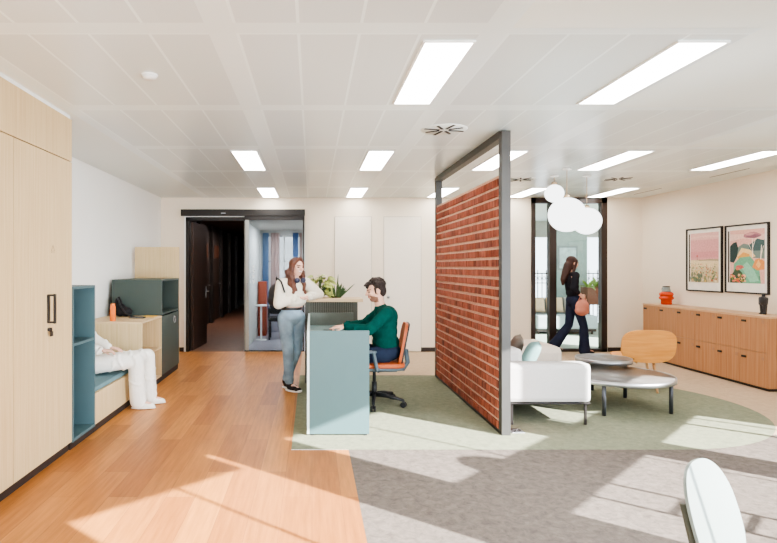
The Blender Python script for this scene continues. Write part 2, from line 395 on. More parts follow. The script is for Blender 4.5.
# corridor shell beyond the door
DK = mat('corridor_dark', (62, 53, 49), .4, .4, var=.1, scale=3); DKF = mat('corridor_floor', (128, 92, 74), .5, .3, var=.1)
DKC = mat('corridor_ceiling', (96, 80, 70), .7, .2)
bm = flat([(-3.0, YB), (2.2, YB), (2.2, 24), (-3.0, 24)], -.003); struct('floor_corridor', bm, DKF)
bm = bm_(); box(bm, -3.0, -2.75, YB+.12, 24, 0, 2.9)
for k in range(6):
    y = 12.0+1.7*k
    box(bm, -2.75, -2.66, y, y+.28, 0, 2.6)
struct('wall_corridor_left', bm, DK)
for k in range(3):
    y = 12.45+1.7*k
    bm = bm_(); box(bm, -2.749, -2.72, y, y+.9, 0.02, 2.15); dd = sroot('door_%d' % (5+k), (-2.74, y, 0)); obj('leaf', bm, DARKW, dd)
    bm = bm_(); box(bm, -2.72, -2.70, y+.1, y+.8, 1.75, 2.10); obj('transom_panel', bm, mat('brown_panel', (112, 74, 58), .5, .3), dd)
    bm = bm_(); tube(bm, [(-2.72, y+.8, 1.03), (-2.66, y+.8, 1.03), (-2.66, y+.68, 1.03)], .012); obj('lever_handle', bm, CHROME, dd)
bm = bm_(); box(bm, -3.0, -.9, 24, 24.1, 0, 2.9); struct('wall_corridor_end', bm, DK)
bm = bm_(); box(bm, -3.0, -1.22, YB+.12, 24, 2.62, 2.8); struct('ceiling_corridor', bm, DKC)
# room seen through the sliding door
GWH = mat('greywhite_wall', (212, 210, 204), .6, .3)
bm = bm_(); box(bm, -1.30, -1.22, 11.9, 24, 0, 2.75); struct('wall_corridor_right', bm, DK)
bm = bm_(); wy = 13.2
box(bm, -1.22, 1.4, wy, wy+.12, .58, .62); box(bm, -1.22, 1.4, wy, wy+.12, 2.2, 2.9); box(bm, -1.22, -1.14, wy, wy+.12, .62, 2.2); box(bm, -.22, -.10, wy, wy+.12, .62, 2.2); box(bm, .9, 1.4, wy, wy+.12, .62, 2.2)
struct('wall_inner_window', bm, GWH)
bm = bm_(); box(bm, -1.22, 1.4, wy, wy+.12, 0, .58); struct('wall_inner_sill', bm, mat('sill_lavender', (150, 148, 156), .5, .3))
bm = bm_(); box(bm, .5, .6, YB+.12, wy, 0, 2.9); struct('wall_inner_right', bm, GWH)
bm = bm_(); box(bm, -1.22, -1.19, YB+.14, wy, 0, 2.34); struct('wall_inner_left', bm, GWH)
bm = bm_(); box(bm, -1.22, .6, YB+.12, 13.3, 2.34, 2.5); struct('ceiling_inner', bm, mat('inner_ceiling', (196, 192, 184), .6, .3))
bm = flat([(-1.22, YB+.02), (.6, YB+.02), (.6, wy), (-1.22, wy)], .004); struct('floor_inner', bm, mat('inner_floor', (150, 146, 152), .35, .4))
w2 = sroot('window_2', (-.6, wy, .6))
bm = bm_()
for x in (-1.14, -.655, -.25): box(bm, x, x+.035, wy+.02, wy+.08, .62, 2.2)
box(bm, -1.14, -.22, wy+.02, wy+.08, 1.62, 1.65); obj('window_frame', bm, GWH, w2)
# pale building across the street and the stepping colours behind the inner window
bm = bm_(); box(bm, -1.2, 2.3, 21, 21.2, -3, 8)
PB = newmat('pale_brick'); m, nt, b = PB
tc = N(nt, 'ShaderNodeTexCoord'); mp = N(nt, 'ShaderNodeMapping'); mp.inputs['Rotation'].default_value = (PI/2, 0, 0); L(nt, tc.outputs['Object'], mp.inputs['Vector'])
br = N(nt, 'ShaderNodeTexBrick'); br.inputs['Scale'].default_value = 1; br.inputs['Brick Width'].default_value = .5; br.inputs['Row Height'].default_value = .2; br.inputs['Mortar Size'].default_value = .012
br.inputs['Color1'].default_value = srgb((150, 150, 148)); br.inputs['Color2'].default_value = srgb((136, 136, 136)); br.inputs['Mortar'].default_value = srgb((112, 112, 112))
L(nt, mp.outputs['Vector'], br.inputs['Vector']); L(nt, br.outputs['Color'], b.inputs['Base Color']); b.inputs['Emission Strength'].default_value = .0
struct('wall_across_street', bm, m)
CUR = [(-1.13, .14, (104, 132, 168)), (-.94, .20, (188, 160, 152)), (-.44, .13, (88, 114, 156)), (-.29, .06, (190, 166, 156))]
for i, (x, w, c) in enumerate(CUR):
    bm = bm_(); n = 24
    prev = None
    for k in range(n+1):
        u = x+w*k/n; yy = wy-.06+.02*math.sin(k*1.6)
        a = bm.verts.new((u, yy, .55)); bb = bm.verts.new((u, yy, 2.28))
        if prev: bm.faces.new((prev[0], a, bb, prev[1]))
        prev = (a, bb)
    tag(obj('curtain', bm, mat('curtain_%d' % i, c, .9, .1), None, smooth=True), ['blue curtain at the left edge of the window behind the sliding glass door', 'dusty pink curtain left of the pale brick view behind the sliding glass door',
        'blue curtain above the standing woman behind the glass door', 'narrow pink curtain by the right jamb of the window behind the glass door'][i], 'curtain', 'curtains behind the sliding glass door')
t = thing('lounge_chair', 'dark armchair behind the sliding glass door', 'chair', (-.66, 12.0, 0))
bm = bm_(); box(bm, -.9, -.45, 11.8, 12.25, .38, .46); obj('seat', bm, BLACKP, t, .02)
bm = bm_(); box(bm, -.9, -.45, 12.2, 12.27, .5, .98); obj('backrest', bm, BLACKP, t, .03)
for x in (-.9, -.47):
    bm = bm_(); box(bm, x, x+.03, 11.8, 12.25, .62, .65); box(bm, x, x+.03, 11.8, 11.83, .46, .62); obj('armrest', bm, BLACKP, t)
for x in (-.88, -.47):
    for y in (11.82, 12.22):
        bm = bm_(); tube(bm, [(x, y, 0.004), (x, y, .4)], .014); obj('leg', bm, BLACK, t)
t = thing('red_panel_cupboard', 'rust red upright cupboard behind the sliding glass door, below the white lettering', 'cupboard', (-1.07, 12.6, 0))
bm = bm_(); box(bm, -1.17, -1.0, 12.5, 12.9, .004, 1.18); obj('body', bm, mat('rust', (160, 70, 46), .6, .3), t, .004)
bm = bm_(); box(bm, -1.16, -1.01, 12.49, 12.5, .1, 1.16); obj('cupboard_door', bm, mat('rust2', (160, 80, 58), .6, .3), t, .003)
t = thing('side_table', 'round white table beside the dark armchair behind the glass', 'table', (-.98, 11.9, 0))
bm = bm_(); lathe(bm, [(0, .70), (.12, .70), (.12, .73), (0, .73)], (-1.04, 11.75, 0), 24); obj('table_top', bm, WHITEM, t)
bm = bm_(); tube(bm, [(-1.04, 11.75, .02), (-1.04, 11.75, .7)], .02); lathe(bm, [(0, .004), (.11, .004), (.11, .02), (0, .02)], (-1.04, 11.75, 0), 24); obj('pedestal', bm, WHITEM, t)

# white flush doors in the back wall
for i, (x0, x1) in enumerate(((.405, 1.05), (1.277, 1.93))):
    d = sroot('door_%d' % (3+i), (x0, YB, 0))
    bm = bm_(); box(bm, x0, x1, YB-.022, YB-.006, .015, 2.385); lf = obj('leaf', bm, DOORW, d, .002)
    bm = bm_(); g = .007
    box(bm, x0-g, x0, YB-.012, YB-.001, 0, 2.393); box(bm, x1, x1+g, YB-.012, YB-.001, 0, 2.393); box(bm, x0-g, x1+g, YB-.012, YB-.001, 2.385, 2.393)
    obj('shadow_gap', bm, mat('gap_grey', (176, 166, 152), .8, .1), d)
    if i:
        bm = bm_(); lathe(bm, [(0, 0), (.02, 0), (.02, .012), (.012, .03), (.024, .04), (.024, .055), (0, .06)], (0, 0, 0), 20)
        bmesh.ops.transform(bm, matrix=Matrix.Translation((x0+.07, YB-.022, .97)) @ Matrix.Rotation(PI/2, 4, 'X'), verts=bm.verts); obj('knob', bm, CHROME, lf)

# glazed black-framed screen at the right of the back wall
w = sroot('window_1', (4.5, YB, 0))
bm = bm_(); y0, y1 = YB-.03, YB+.10
for a, b2 in ((gx0, gx0+.072), (4.205, 4.328), (gx1-.10, gx1)): box(bm, a, b2, y0, y1, 0, HC)
box(bm, gx0, gx1, y0, y1, HC-.10, HC); box(bm, gx0, gx1, y0, y1, 0, .05)
obj('frame', bm, mat('bronze_frame', (52, 40, 34), .4, .45), w, .003)
for a, b2 in ((gx0+.07, 4.206), (4.326, gx1-.09)):
    bm = bm_(); box(bm, a, b2, YB+.03, YB+.038, .04, HC-.09); obj('glass_pane', bm, GLASS, w)
# room behind the glazed screen
ry = 15.5
bm = flat([(2.4, YB), (8.4, YB), (8.4, ry), (2.4, ry)], -.003); struct('floor_lounge', bm, carpet('lounge_carpet', (178, 188, 176), .9, 1.06))
bm = bm_(); box(bm, 2.3, 8.5, YB+.12, ry+.1, HC, HC+.15); struct('ceiling_lounge', bm, PLASTER)
bm = bm_(); box(bm, 2.3, 2.4, YB+.12, ry, 0, 2.9); struct('wall_lounge_left', bm, GWH)
bm = bm_(); box(bm, 8.4, 8.5, YB+.12, ry, 0, 2.9); struct('wall_lounge_right', bm, GWH)
bm = bm_()
box(bm, 2.4, 5.45, ry, ry+.12, 0, .55); box(bm, 2.4, 8.4, ry, ry+.12, 2.3, 2.9); box(bm, 2.4, 5.0, ry, ry+.12, 2.05, 2.3)
GREYG = mat('grey_green_wall', (150, 166, 160), .6, .3)
struct('wall_lounge_back', bm, GWH)
bm = bm_(); box(bm, 6.45, 7.05, ry-.02, ry+.12, 0, 2.75); box(bm, 5.60, 5.72, ry-.02, ry+.12, 0, 2.3); struct('trim_3', bm, GWH)
bm = bm_(); box(bm, 5.95, 6.75, 14.1, 14.2, 0.0, 2.73); struct('wall_lounge_pier', bm, GREYG)
t = thing('wall_picture', 'grey framed picture hanging on the wall behind the walking woman', 'picture', (6.3, 14.08, 1.7))
bm = bm_(); box(bm, 6.02, 6.5, 14.07, 14.098, 1.42, 2.02); obj('frame', bm, mat('pic_grey', (128, 140, 140), .5, .3), t, .003)
bm = bm_(); box(bm, 6.06, 6.46, 14.064, 14.071, 1.47, 1.97); obj('print', bm, mat('pic_print', (178, 196, 196), .5, .3, var=.25, scale=7), t)
t = thing('balcony_railing', 'dark scrolled balcony railing outside the lounge windows', 'railing', (6, 16.2, 0))
bm = bm_(); bar(bm, (3, 16.2, 1.32), (9, 16.2, 1.32), .03); obj('top_rail', bm, BLACK, t)
bm = bm_(); bar(bm, (3, 16.2, .45), (9, 16.2, .45), .03); bar(bm, (3, 16.2, 1.05), (9, 16.2, 1.05), .02); obj('lower_rail', bm, BLACK, t)
bm = bm_()
for k in range(50): bar(bm, (3+.12*k, 16.2, -.1), (3+.12*k, 16.2, 1.32 if k % 2 else 1.42), .018)
for k in range(49): tube(bm, [(3.06+.12*k+.04*math.cos(a*PI/5), 16.2, 1.18+.05*math.sin(a*PI/5)) for a in range(11)], .007, 5)
obj('balusters', bm, BLACK, t)
# lounge sofa, cushions, planter, wire chairs
SB = mat('lounge_sofa_fabric', (170, 182, 184), .9, .1, bump=.2, bscale=300)
t = thing('lounge_sofa', 'pale blue grey sofa behind the glazed screen', 'sofa', (5.6, 13.1, 0))
bm = bm_(); box(bm, 5.0, 6.35, 12.75, 13.5, .12, .42); obj('seat', bm, SB, t, .04)
bm = bm_(); box(bm, 5.0, 6.35, 13.4, 13.62, .3, .78); obj('backrest', bm, SB, t, .05)
bm = bm_(); box(bm, 5.02, 6.33, 12.8, 13.55, .06, .12); obj('base', bm, BLACK, t)
for x in (5.06, 6.26):
    for y in (12.85, 13.5):
        bm = bm_(); tube(bm, [(x, y, -.003), (x, y, .07)], .02); obj('leg', bm, BLACK, t)
def cushion(name, c, w, h, d, M, m, label, cat, group=None):
    bm = bm_(); n = 14; grid = {}
    for sgn in (-1, 1):
        for i in range(n+1):
            for j in range(n+1):
                u, v = 2*i/n-1, 2*j/n-1
                e = (1-u**4)*(1-v**4); th = d/2*max(e, 0)**.45
                pin = 1-.07*(1-(1-abs(u)**2)*(1-abs(v)**2))*0
                sx = 1-.06*(1-v*v)*0; x = u*w/2*(1-.05*(1-v*v)); y = v*h/2*(1-.05*(1-u*u))
                if e <= 1e-6 and sgn == 1: grid[(1, i, j)] = grid[(-1, i, j)]
                else: grid[(sgn, i, j)] = bm.verts.new(M @ V((x, sgn*th, y)))
        for i in range(n):
            for j in range(n):
                bm.faces.new((grid[(sgn, i, j)], grid[(sgn, i+1, j)], grid[(sgn, i+1, j+1)], grid[(sgn, i, j+1)]))
    o = obj(name, bm, m, None, smooth=True); tag(o, label, cat, group); return o
BEIGEC = mat('beige_cushion', (206, 182, 152), .9, .1)
for i, (x, m) in enumerate(((5.2, BEIGEC), (5.62, BEIGEC), (6.02, mat('grey_cushion', (150, 150, 148), .9, .1)))):
    cushion('cushion', None, .40, .36, .14, Matrix.Translation((x, 13.33, .62)) @ Matrix.Rotation(R(-14), 4, 'X'), m,
            ['beige cushion at the left end of the sofa behind the glass', 'beige cushion in the middle of the sofa behind the walking woman', 'grey cushion at the right end of the sofa behind the glass'][i], 'cushion', 'cushions on the lounge sofa')
def leafblade(bm, base, d, up, ln, w, droop=.3, n=5, fold=.2):
    base, d, up = V(base), V(d).normalized(), V(up)
    s = d.cross(up).normalized(); rows = []
    for k in range(n+1):
        u = k/n; p = base+d*ln*u-V((0, 0, 1))*droop*ln*u*u
        ww = w*math.sin(PI*min(1, .08+u*.92))**.8*(1 if u < 1 else .02)
        rows.append((bm.verts.new(p-s*ww/2+up*ww*fold), bm.verts.new(p), bm.verts.new(p+s*ww/2+up*ww*fold)))
    for a, b2 in zip(rows, rows[1:]):
        for i in range(2):
            f = bm.faces.new((a[i], a[i+1], b2[i+1], b2[i])); f.smooth = True
LEAFY = mat('leaf_bright', (128, 158, 70), .5, .35, var=.3, scale=30)
LEAFD = mat('leaf_dark', (70, 92, 58), .5, .35, var=.35, scale=40)
LEAFV = mat('leaf_variegated', (168, 176, 96), .45, .4, var=.38, scale=22)
t = thing('planter_trough', 'brown planter of bright leafy plants behind the glazed screen', 'planter', (6.9, 13.6, 0))
bm = bm_(); box(bm, 6.45, 7.35, 13.45, 13.8, .62, 1.02); obj('box', bm, mat('planter_brown', (110, 72, 56), .6, .3), t, .006)
for x in (6.5, 7.3):
    for y in (13.5, 13.75): bm = bm_(); box(bm, x-.02, x+.02, y-.02, y+.02, -.003, .62); obj('leg', bm, BLACK, t)
bm = bm_(); rnd = random.Random(3)
for k in range(90):
    a = rnd.uniform(0, 2*PI); e = rnd.uniform(.2, 1.3)
    leafblade(bm, (rnd.uniform(6.5, 7.3), rnd.uniform(13.5, 13.75), 1.0), (math.cos(a)*math.cos(e), math.sin(a)*math.cos(e), math.sin(e)), (0, 0, 1) if e < 1 else (math.cos(a), math.sin(a), 0), rnd.uniform(.2, .5), .08)
obj('foliage', bm, LEAFY, t)
t0 = None
for i, (x, y) in enumerate(((6.75, 12.75), (7.35, 12.9))):
    if t0 is None:
        t0 = thing('wire_chair', 'pale grey wire chair nearest the walking woman behind the glass', 'chair', (0, 0, 0), 0, 'pale grey wire chairs behind the glass')
        bm = bm_()
        for k in range(9): bar(bm, (-.2+.05*k, -.2, .44), (-.2+.05*k, .2, .44), .012)
        for k in range(2): bar(bm, (-.21, -.2+.4*k, .44), (.21, -.2+.4*k, .44), .016)
        obj('seat', bm, mat('wire_grey', (128, 130, 132), .4, .4), t0)
        bm = bm_()
        for k in range(9): bar(bm, (-.2+.05*k, .2, .44), (-.2+.05*k, .28, .84), .012)
        bar(bm, (-.21, .28, .84), (.21, .28, .84), .016); bar(bm, (-.21, .24, .64), (.21, .24, .64), .012); obj('backrest', bm, mat('wire_grey', (128, 130, 132), .4, .4), t0)
        for sx in (-1, 1):
            for sy in (-1, 1):
                bm = bm_(); bar(bm, (sx*.18, sy*.18, .44), (sx*.21, sy*.21, -.003), .018); obj('leg', bm, mat('wire_grey', (128, 130, 132), .4, .4), t0)
        t0.location = (x, y, 0); t0.rotation_euler.z = .4
    else: dup(t0, (x, y, 0), -.5, 'pale grey wire chair by the right edge of the glazed screen')
# ------------------------------------------------------------------ joinery along the left wall
XF = -1.96; XBK = -2.66
t = thing('tall_cupboard', 'floor to ceiling pale oak cupboard wall at the left edge', 'cupboard', (XF, 4.2, 0))
bm = bm_(); box(bm, XBK, XF-.022, 2.2, 4.695, .07, 2.70); obj('carcass', bm, OAK, t)
bm = bm_(); box(bm, XBK+.02, XF-.03, 2.2, 4.69, 0, .07); obj('plinth', bm, PLINTH, t)
for i, (a, b2) in enumerate(((2.2, 2.99), (2.995, 3.775), (3.782, 4.695))):
    bm = bm_(); box(bm, XF-.022, XF, a, b2, .075, 2.352); dr = obj('door', bm, OAK, t, .0015)
    if i == 2:
        bm = bm_(); y, z0, z1 = 4.27, 1.095, 1.285
        box(bm, XF, XF+.006, y-.02, y+.02, z0-.01, z1+.01)
        box(bm, XF+.045, XF+.057, y-.014, y+.014, z0-.015, z1+.015); box(bm, XF, XF+.05, y-.012, y+.012, z0-.012, z0+.002); box(bm, XF, XF+.05, y-.012, y+.012, z1-.002, z1+.012)
        obj('handle', bm, BLACK, dr, .0015)
        bm = bm_(); lathe(bm, [(0, 0), (.012, 0), (.012, .012), (0, .012)], seg=16)
        bmesh.ops.transform(bm, matrix=Matrix.Translation((XF, 4.27, 1.035)) @ Matrix.Rotation(PI/2, 4, 'Y'), verts=bm.verts)
        box(bm, XF+.012, XF+.03, 4.265, 4.275, 1.02, 1.05); box(bm, XF+.02, XF+.026, 4.26, 4.30, .985, 1.02); obj('lock', bm, BLACK, dr)
        bm = bm_(); pr = [V((XF+.001, 4.325, 1.62)), V((XF+.001, 4.375, 1.62)), V((XF+.001, 4.35, 1.665))]
        for k in range(3): bar(bm, pr[k], pr[(k+1) % 3], .002, .005)
        bar(bm, (XF+.001, 4.32, 1.608), (XF+.001, 4.38, 1.608), .002, .004); obj('triangle_sign', bm, mat('sign_tan', (176, 150, 120), .6, .2), dr)
for a, b2 in ((2.2, 3.2), (3.205, 4.695)):
    bm = bm_(); box(bm, XF-.022, XF, a, b2, 2.36, 2.70); obj('top_panel', bm, OAK, t, .0015)
bm = bm_(); box(bm, XBK, XF-.012, 2.2, 4.69, 2.70, 2.742); obj('ceiling_filler', bm, WHITEM, t)

# blue open cubby
t = thing('open_bookcase', 'blue open cubby unit standing between the oak cupboard and the bench', 'bookcase', (XF, 4.95, 0))
y0, y1, zt = 4.712, 5.20, 1.337; th = .022
bm = bm_(); box(bm, XBK, XF, y0, y0+th, .06, zt); box(bm, XBK, XF, y1-th, y1, .06, zt); obj('side_panel', bm, BLUE, t, .0015)
bm = bm_(); box(bm, XBK, XF, y0+th, y1-th, zt-th, zt); obj('top_panel', bm, BLUE, t, .0015)
bm = bm_(); box(bm, XBK, XBK+.015, y0+th, y1-th, .06, zt-th); obj('back_panel', bm, BLUE, t)
bm = bm_(); box(bm, XBK+.015, XF-.002, y0+th, y1-th, .845, .868); obj('shelf', bm, BLUE, t, .0015)
bm = bm_(); box(bm, XBK+.015, XF-.002, y0+th, y1-th, .06, .085); obj('bottom_panel', bm, BLUE, t, .0015)
bm = bm_(); box(bm, XBK+.02, XF-.02, y0, y1, 0, .06); obj('plinth', bm, PLINTH, t)
# bench
t = thing('bench', 'built-in oak bench with blue grey cushion where the seated person sits', 'bench', (XF, 5.9, 0))
bm = bm_(); box(bm, XBK, XF, 5.205, 6.62, .075, .355); obj('base', bm, OAK, t, .0015)
bm = bm_(); box(bm, XBK+.01, XF-.02, 5.215, 6.62, .355, .40); obj('cushion', bm, BLUED, t, .014)
bm = bm_(); box(bm, XBK+.02, XF-.02, 5.205, 6.62, 0, .075); obj('plinth', bm, PLINTH, t)
# low oak shelf unit
t = thing('low_shelf_unit', 'pale oak shelf unit between the bench and the green cabinet', 'shelf unit', (XF, 7.0, 0))
y0, y1, zt = 6.63, 7.50, .866
bm = bm_(); box(bm, XBK, XF, y0, y0+th, .075, zt-.022); obj('side_panel', bm, OAK, t, .0015)
bm = bm_(); box(bm, XBK, XF, y1-th, y1, .075, zt-.022); obj('side_panel', bm, OAK, t, .0015)
bm = bm_(); box(bm, XBK, XF+.002, y0, y1, zt-.022, zt); obj('top_panel', bm, OAKH, t, .0015)
bm = bm_(); box(bm, XBK, XBK+.015, y0+th, y1-th, .075, zt-.022); obj('back_panel', bm, OAK, t)
bm = bm_(); box(bm, XBK+.015, XF-.004, y0+th, y1-th, .44, .462); obj('shelf', bm, OAKH, t, .0015)
bm = bm_(); box(bm, XBK+.015, XF-.004, y0+th, y1-th, .075, .097); obj('bottom_panel', bm, OAKH, t, .0015)
bm = bm_(); box(bm, XBK+.02, XF-.02, y0, y1, 0, .075); obj('plinth', bm, PLINTH, t)
# green cabinet
t = thing('green_cabinet', 'dark green cabinet with open niche over a door beside the corridor door', 'cabinet', (XF, 8.0, 0))
y0, y1, zt, zm = 7.505, 8.465, 1.335, .872; xb = -2.61
bm = bm_(); box(bm, xb, XF, y0, y0+th, .085, zt); obj('side_panel', bm, GREEN, t, .0015)
bm = bm_(); box(bm, xb, XF, y1-th, y1, .085, zt); obj('side_panel', bm, GREEN, t, .0015)
bm = bm_(); box(bm, xb, XF, y0+th, y1-th, zt-th, zt); obj('top_panel', bm, GREEN, t, .0015)
bm = bm_(); box(bm, xb, XF-.003, y0+th, y1-th, zm, zm+th); obj('niche_floor', bm, GREEN, t, .0015)
bm = bm_(); box(bm, xb, xb+.015, y0+th, y1-th, .085, zt-th); obj('back_panel', bm, GREEN, t)
bm = bm_(); box(bm, XF-.02, XF+.002, y0+.004, y1-.004, .085, zm-.02); dr = obj('door', bm, GREEN, t, .0015)
bm = bm_(); tube(bm, [(XF+.016+.002*math.cos(a*PI/8), 8.14+.045*math.cos(a*PI/8), .76+.045*math.sin(a*PI/8)) for a in range(17)], .006, 6); bar(bm, (XF, 8.14, .805), (XF+.018, 8.14, .805), .012); obj('ring_handle', bm, CHROME, dr)
bm = bm_(); box(bm, xb+.02, XF-.02, y0, y1, 0, .085); obj('plinth', bm, PLINTH, t)
t = thing('back_screen', 'pale oak panel standing upright behind the green cabinet', 'panel', (-2.28, 8.49, 0))
bm = bm_(); box(bm, -2.61, XF-.0, 8.472, 8.497, .09, 1.795); obj('panel', bm, OAK, t, .0015)
bm = bm_(); box(bm, -2.60, XF-.02, 8.472, 8.497, 0, .09); obj('plinth', bm, PLINTH, t)

# things on the oak shelf unit
t = thing('water_bottle', 'orange bottle standing on the oak shelf unit', 'bottle', (-2.33, 6.72, .866))
c = V((-2.335, 6.74, .866)); bm = bm_(); lathe(bm, [(0, 0), (.028, 0), (.032, .006), (.032, .165), (.029, .178), (0, .178)], c, 28); obj('body', bm, mat('orange_plastic', (238, 122, 46), .5, .35, var=.03), t)
bm = bm_(); lathe(bm, [(0, .178), (.026, .178), (.026, .20), (.023, .204), (0, .204)], c, 24); obj('cap', bm, mat('orange_cap', (240, 136, 66), .5, .35), t)
t = thing('shoulder_bag', 'black bag slumped against the green cabinet with its strap on the oak top', 'bag', (-2.42, 7.3, .866))
bm = bm_()
ell(bm, (-2.44, 7.32, .955), (.075, .085, .085)); ell(bm, (-2.48, 7.36, 1.03), (.045, .075, .08)); ell(bm, (-2.37, 7.33, .93), (.08, .08, .06)); cap(bm, (-2.49, 7.4, 1.08), (-2.47, 7.36, 1.11), .03, .015)
me = remesh(bm, .008, 4); me.transform(WM[t.name].inverted()); obj('pouch', me, mat('black_fabric', (38, 36, 38), .8, .2), t)
bm = bm_(); tube(bm, [(-2.49, 7.36, 1.10), (-2.45, 7.28, 1.08), (-2.40, 7.22, 1.0), (-2.33, 7.2, .92), (-2.27, 7.2, .885), (-2.22, 7.19, .876)], .010, 8); obj('strap', bm, BLACKP, t)
t = thing('pencil_case', 'flat black case lying on the oak shelf unit beside the bag strap', 'case', (-2.14, 7.12, .866))
bm = bm_(); box(bm, -2.25, -2.07, 7.08, 7.17, .866, .884); obj('body', bm, BLACKP, t, .006)
bm = bm_(); bar(bm, (-2.24, 7.079, .876), (-2.08, 7.079, .876), .004); obj('zip', bm, CHROME, t)
bm = bm_(); box(bm, -2.14, -1.99, 7.24, 7.4, .866, .876); tag(obj('notepad', bm, mat('yellow_paper', (226, 184, 96), .8, .1), None, .001), 'yellow notepad lying on the oak shelf unit', 'notepad')

# ------------------------------------------------------------------ kiosk, plants
t = thing('reception_kiosk', 'grey green fluted counter with oak top that the woman leans on', 'counter', (.22, 7.33, 0))
kx0, kx1, ky0, ky1, kz = -.087, .57, 7.17, 7.52, 1.065
bm = bm_(); box(bm, kx0, kx1, ky0+.02, ky1, .05, kz); obj('body', bm, mat('kiosk_body', (66, 66, 60), .6, .2), t)
bm = bm_()
n = 24
for k in range(n):
    a = kx0+.04+(kx1-kx0-.11)*k/n; w_ = (kx1-kx0-.11)/n
    box(bm, a+w_*.2, a+w_*.8, ky0+.0, ky0+.02, .05, kz)
obj('fluting', bm, KIOSK, t, .002)
for a, b2 in ((kx1-.07, kx1), (kx0, kx0+.04)):
    bm = bm_(); box(bm, a, b2, ky0, ky0+.02, .05, kz); obj('corner_post', bm, mat('kiosk_dark', (84, 84, 76), .5, .3), t, .002)
bm = bm_(); box(bm, kx0+.02, kx1-.02, ky0+.04, ky1-.02, 0, .05); obj('plinth', bm, PLINTH, t)
bm = bm_(); box(bm, -.125, .635, ky0-.03, ky1+.02, kz, kz+.042); obj('counter_top', bm, OAKH, t, .003)
ZK = kz+.042
t = thing('pothos_plant', 'yellow green broad-leaved plant on the oak counter beside the woman', 'plant', (.10, 7.40, ZK))
rnd = random.Random(11); bm = bm_(); bs = bm_()
for k in range(38):
    a = rnd.uniform(0, 2*PI); r = rnd.uniform(.02, .12); h = rnd.uniform(.03, .19)
    h *= 1.5; p = V((.085+r*math.cos(a)*1.0, 7.40+r*math.sin(a)*.8, ZK+h)); tube(bs, [(.085+.3*r*math.cos(a), 7.40+.3*r*math.sin(a), ZK), p], .004, 5)
    e = rnd.uniform(-.35, .5); leafblade(bm, p, (math.cos(a)*math.cos(e), math.sin(a)*math.cos(e), math.sin(e)), V((-.2*math.cos(a), -.5, .8)).normalized(), rnd.uniform(.09, .15), rnd.uniform(.08, .12), .45, 5, .06)
obj('foliage', bm, LEAFV, t); obj('stems', bs, LEAFD, t)
t = thing('snake_plant', 'dark spiky plant on the oak counter between the pothos and the man', 'plant', (.33, 7.38, ZK))
bm = bm_()
for k in range(64):
    a = rnd.uniform(0, 2*PI); e = rnd.uniform(.65, 1.5); ln = rnd.uniform(.11, .22) if k > 3 else (.33, .28, .26, .24)[k]
    if k == 0: a, e = 1.2, 1.42
    if k == 1: a, e = 0.0, .8
    leafblade(bm, (.30+.06*math.cos(a), 7.38+.05*math.sin(a), ZK-.004), (math.cos(a)*math.cos(e), math.sin(a)*math.cos(e)*.7, math.sin(e)), (math.sin(e)*-math.cos(a)*.6, -.8, .3), ln, .020, .05, 5, .15)
obj('foliage', bm, LEAFD, t)
bm = bm_(); ell(bm, (.30, 7.38, ZK+.006), (.075, .05, .02)); obj('soil', bm, mat('soil', (70, 56, 44), .9, .1), t)

# ------------------------------------------------------------------ reception desk
t = thing('reception_desk', 'pale blue green reception desk with panels on three sides', 'desk', (.24, 6.1, 0))
dx_0, dx_1, dy0, dy1, dz = -.045, .51, 5.12, 7.05, .932
bm = bm_(); box(bm, dx_0+.022, dx_1, dy0, dy0+.024, .012, dz); obj('front_panel', bm, DESK, t, .0015)
bm = bm_(); box(bm, dx_0, dx_0+.022, dy0, dy1, .012, dz); obj('side_panel', bm, DESKE, t, .0015)
bm = bm_(); box(bm, dx_0+.022, dx_1-.004, dy1-.024, dy1, .012, dz+.01); obj('rear_panel', bm, mat('desk_rear', (96, 100, 92), .5, .3), t, .0015)
bm = bm_(); box(bm, dx_0+.022, dx_1-.005, dy0+.024, dy1-.024, .765, .79); obj('worktop', bm, mat('desk_worktop', (116, 134, 132), .5, .3), t, .0015)
for x in (dx_0+.03, dx_1-.05):
    for y in (dy0+.002, dy1-.022): bm = bm_(); box(bm, x, x+.03, y, y+.018, 0, .012); obj('glide', bm, BLACK, t)
t = thing('keyboard', 'dark keyboard on the reception desk under the pointing hand', 'keyboard', (.22, 6.2, .79))
bm = bm_(); box(bm, .12, .27, 5.95, 6.40, .79, .803); obj('case', bm, mat('kb_dark', (60, 78, 70), .5, .3), t, .003)
bm = bm_()
for i in range(5):
    for j in range(14): box(bm, .13+.026*i, .152+.026*i, 5.965+.03*j, 5.99+.03*j, .803, .808)
obj('keys', bm, BLACKP, t)

# ------------------------------------------------------------------ brick room divider
t = thing('brick_divider', 'red brick panel divider in a tall grey steel frame reaching the ceiling', 'room divider', (1.72, 6.5, 0))
px0, px1, py0, py1 = 1.688, 1.768, 5.115, 7.90
bm = bm_(); box(bm, px0, px1, py0, py0+.085, 0, 2.715); obj('post', bm, STEEL, t, .002)
bm = bm_(); box(bm, px0, px1, py1-.085, py1, 0, 2.715); obj('post', bm, STEEL, t, .002)
bm = bm_(); box(bm, px0, px1, py0+.085, py1-.085, 2.66, 2.728); obj('top_beam', bm, STEEL, t, .002)
bm = bm_(); box(bm, px0, px1, py0+.085, py1-.085, 0, .03); obj('bottom_rail', bm, BLACK, t, .002)
MORT = mat('mortar', (214, 172, 148), .9, .1, var=.12, scale=25, bump=.4, bscale=80)
bm = bm_(); box(bm, px0+.008, px1-.008, py0+.086, py1-.086, .03, 2.33)
bp = obj('brick_panel', bm, MORT, t)
bm = bm_(); rnd = random.Random(5); cols = []
rows = 25; rh = (2.325-.032)/rows; lay = bm.loops.layers.color.new('Col')
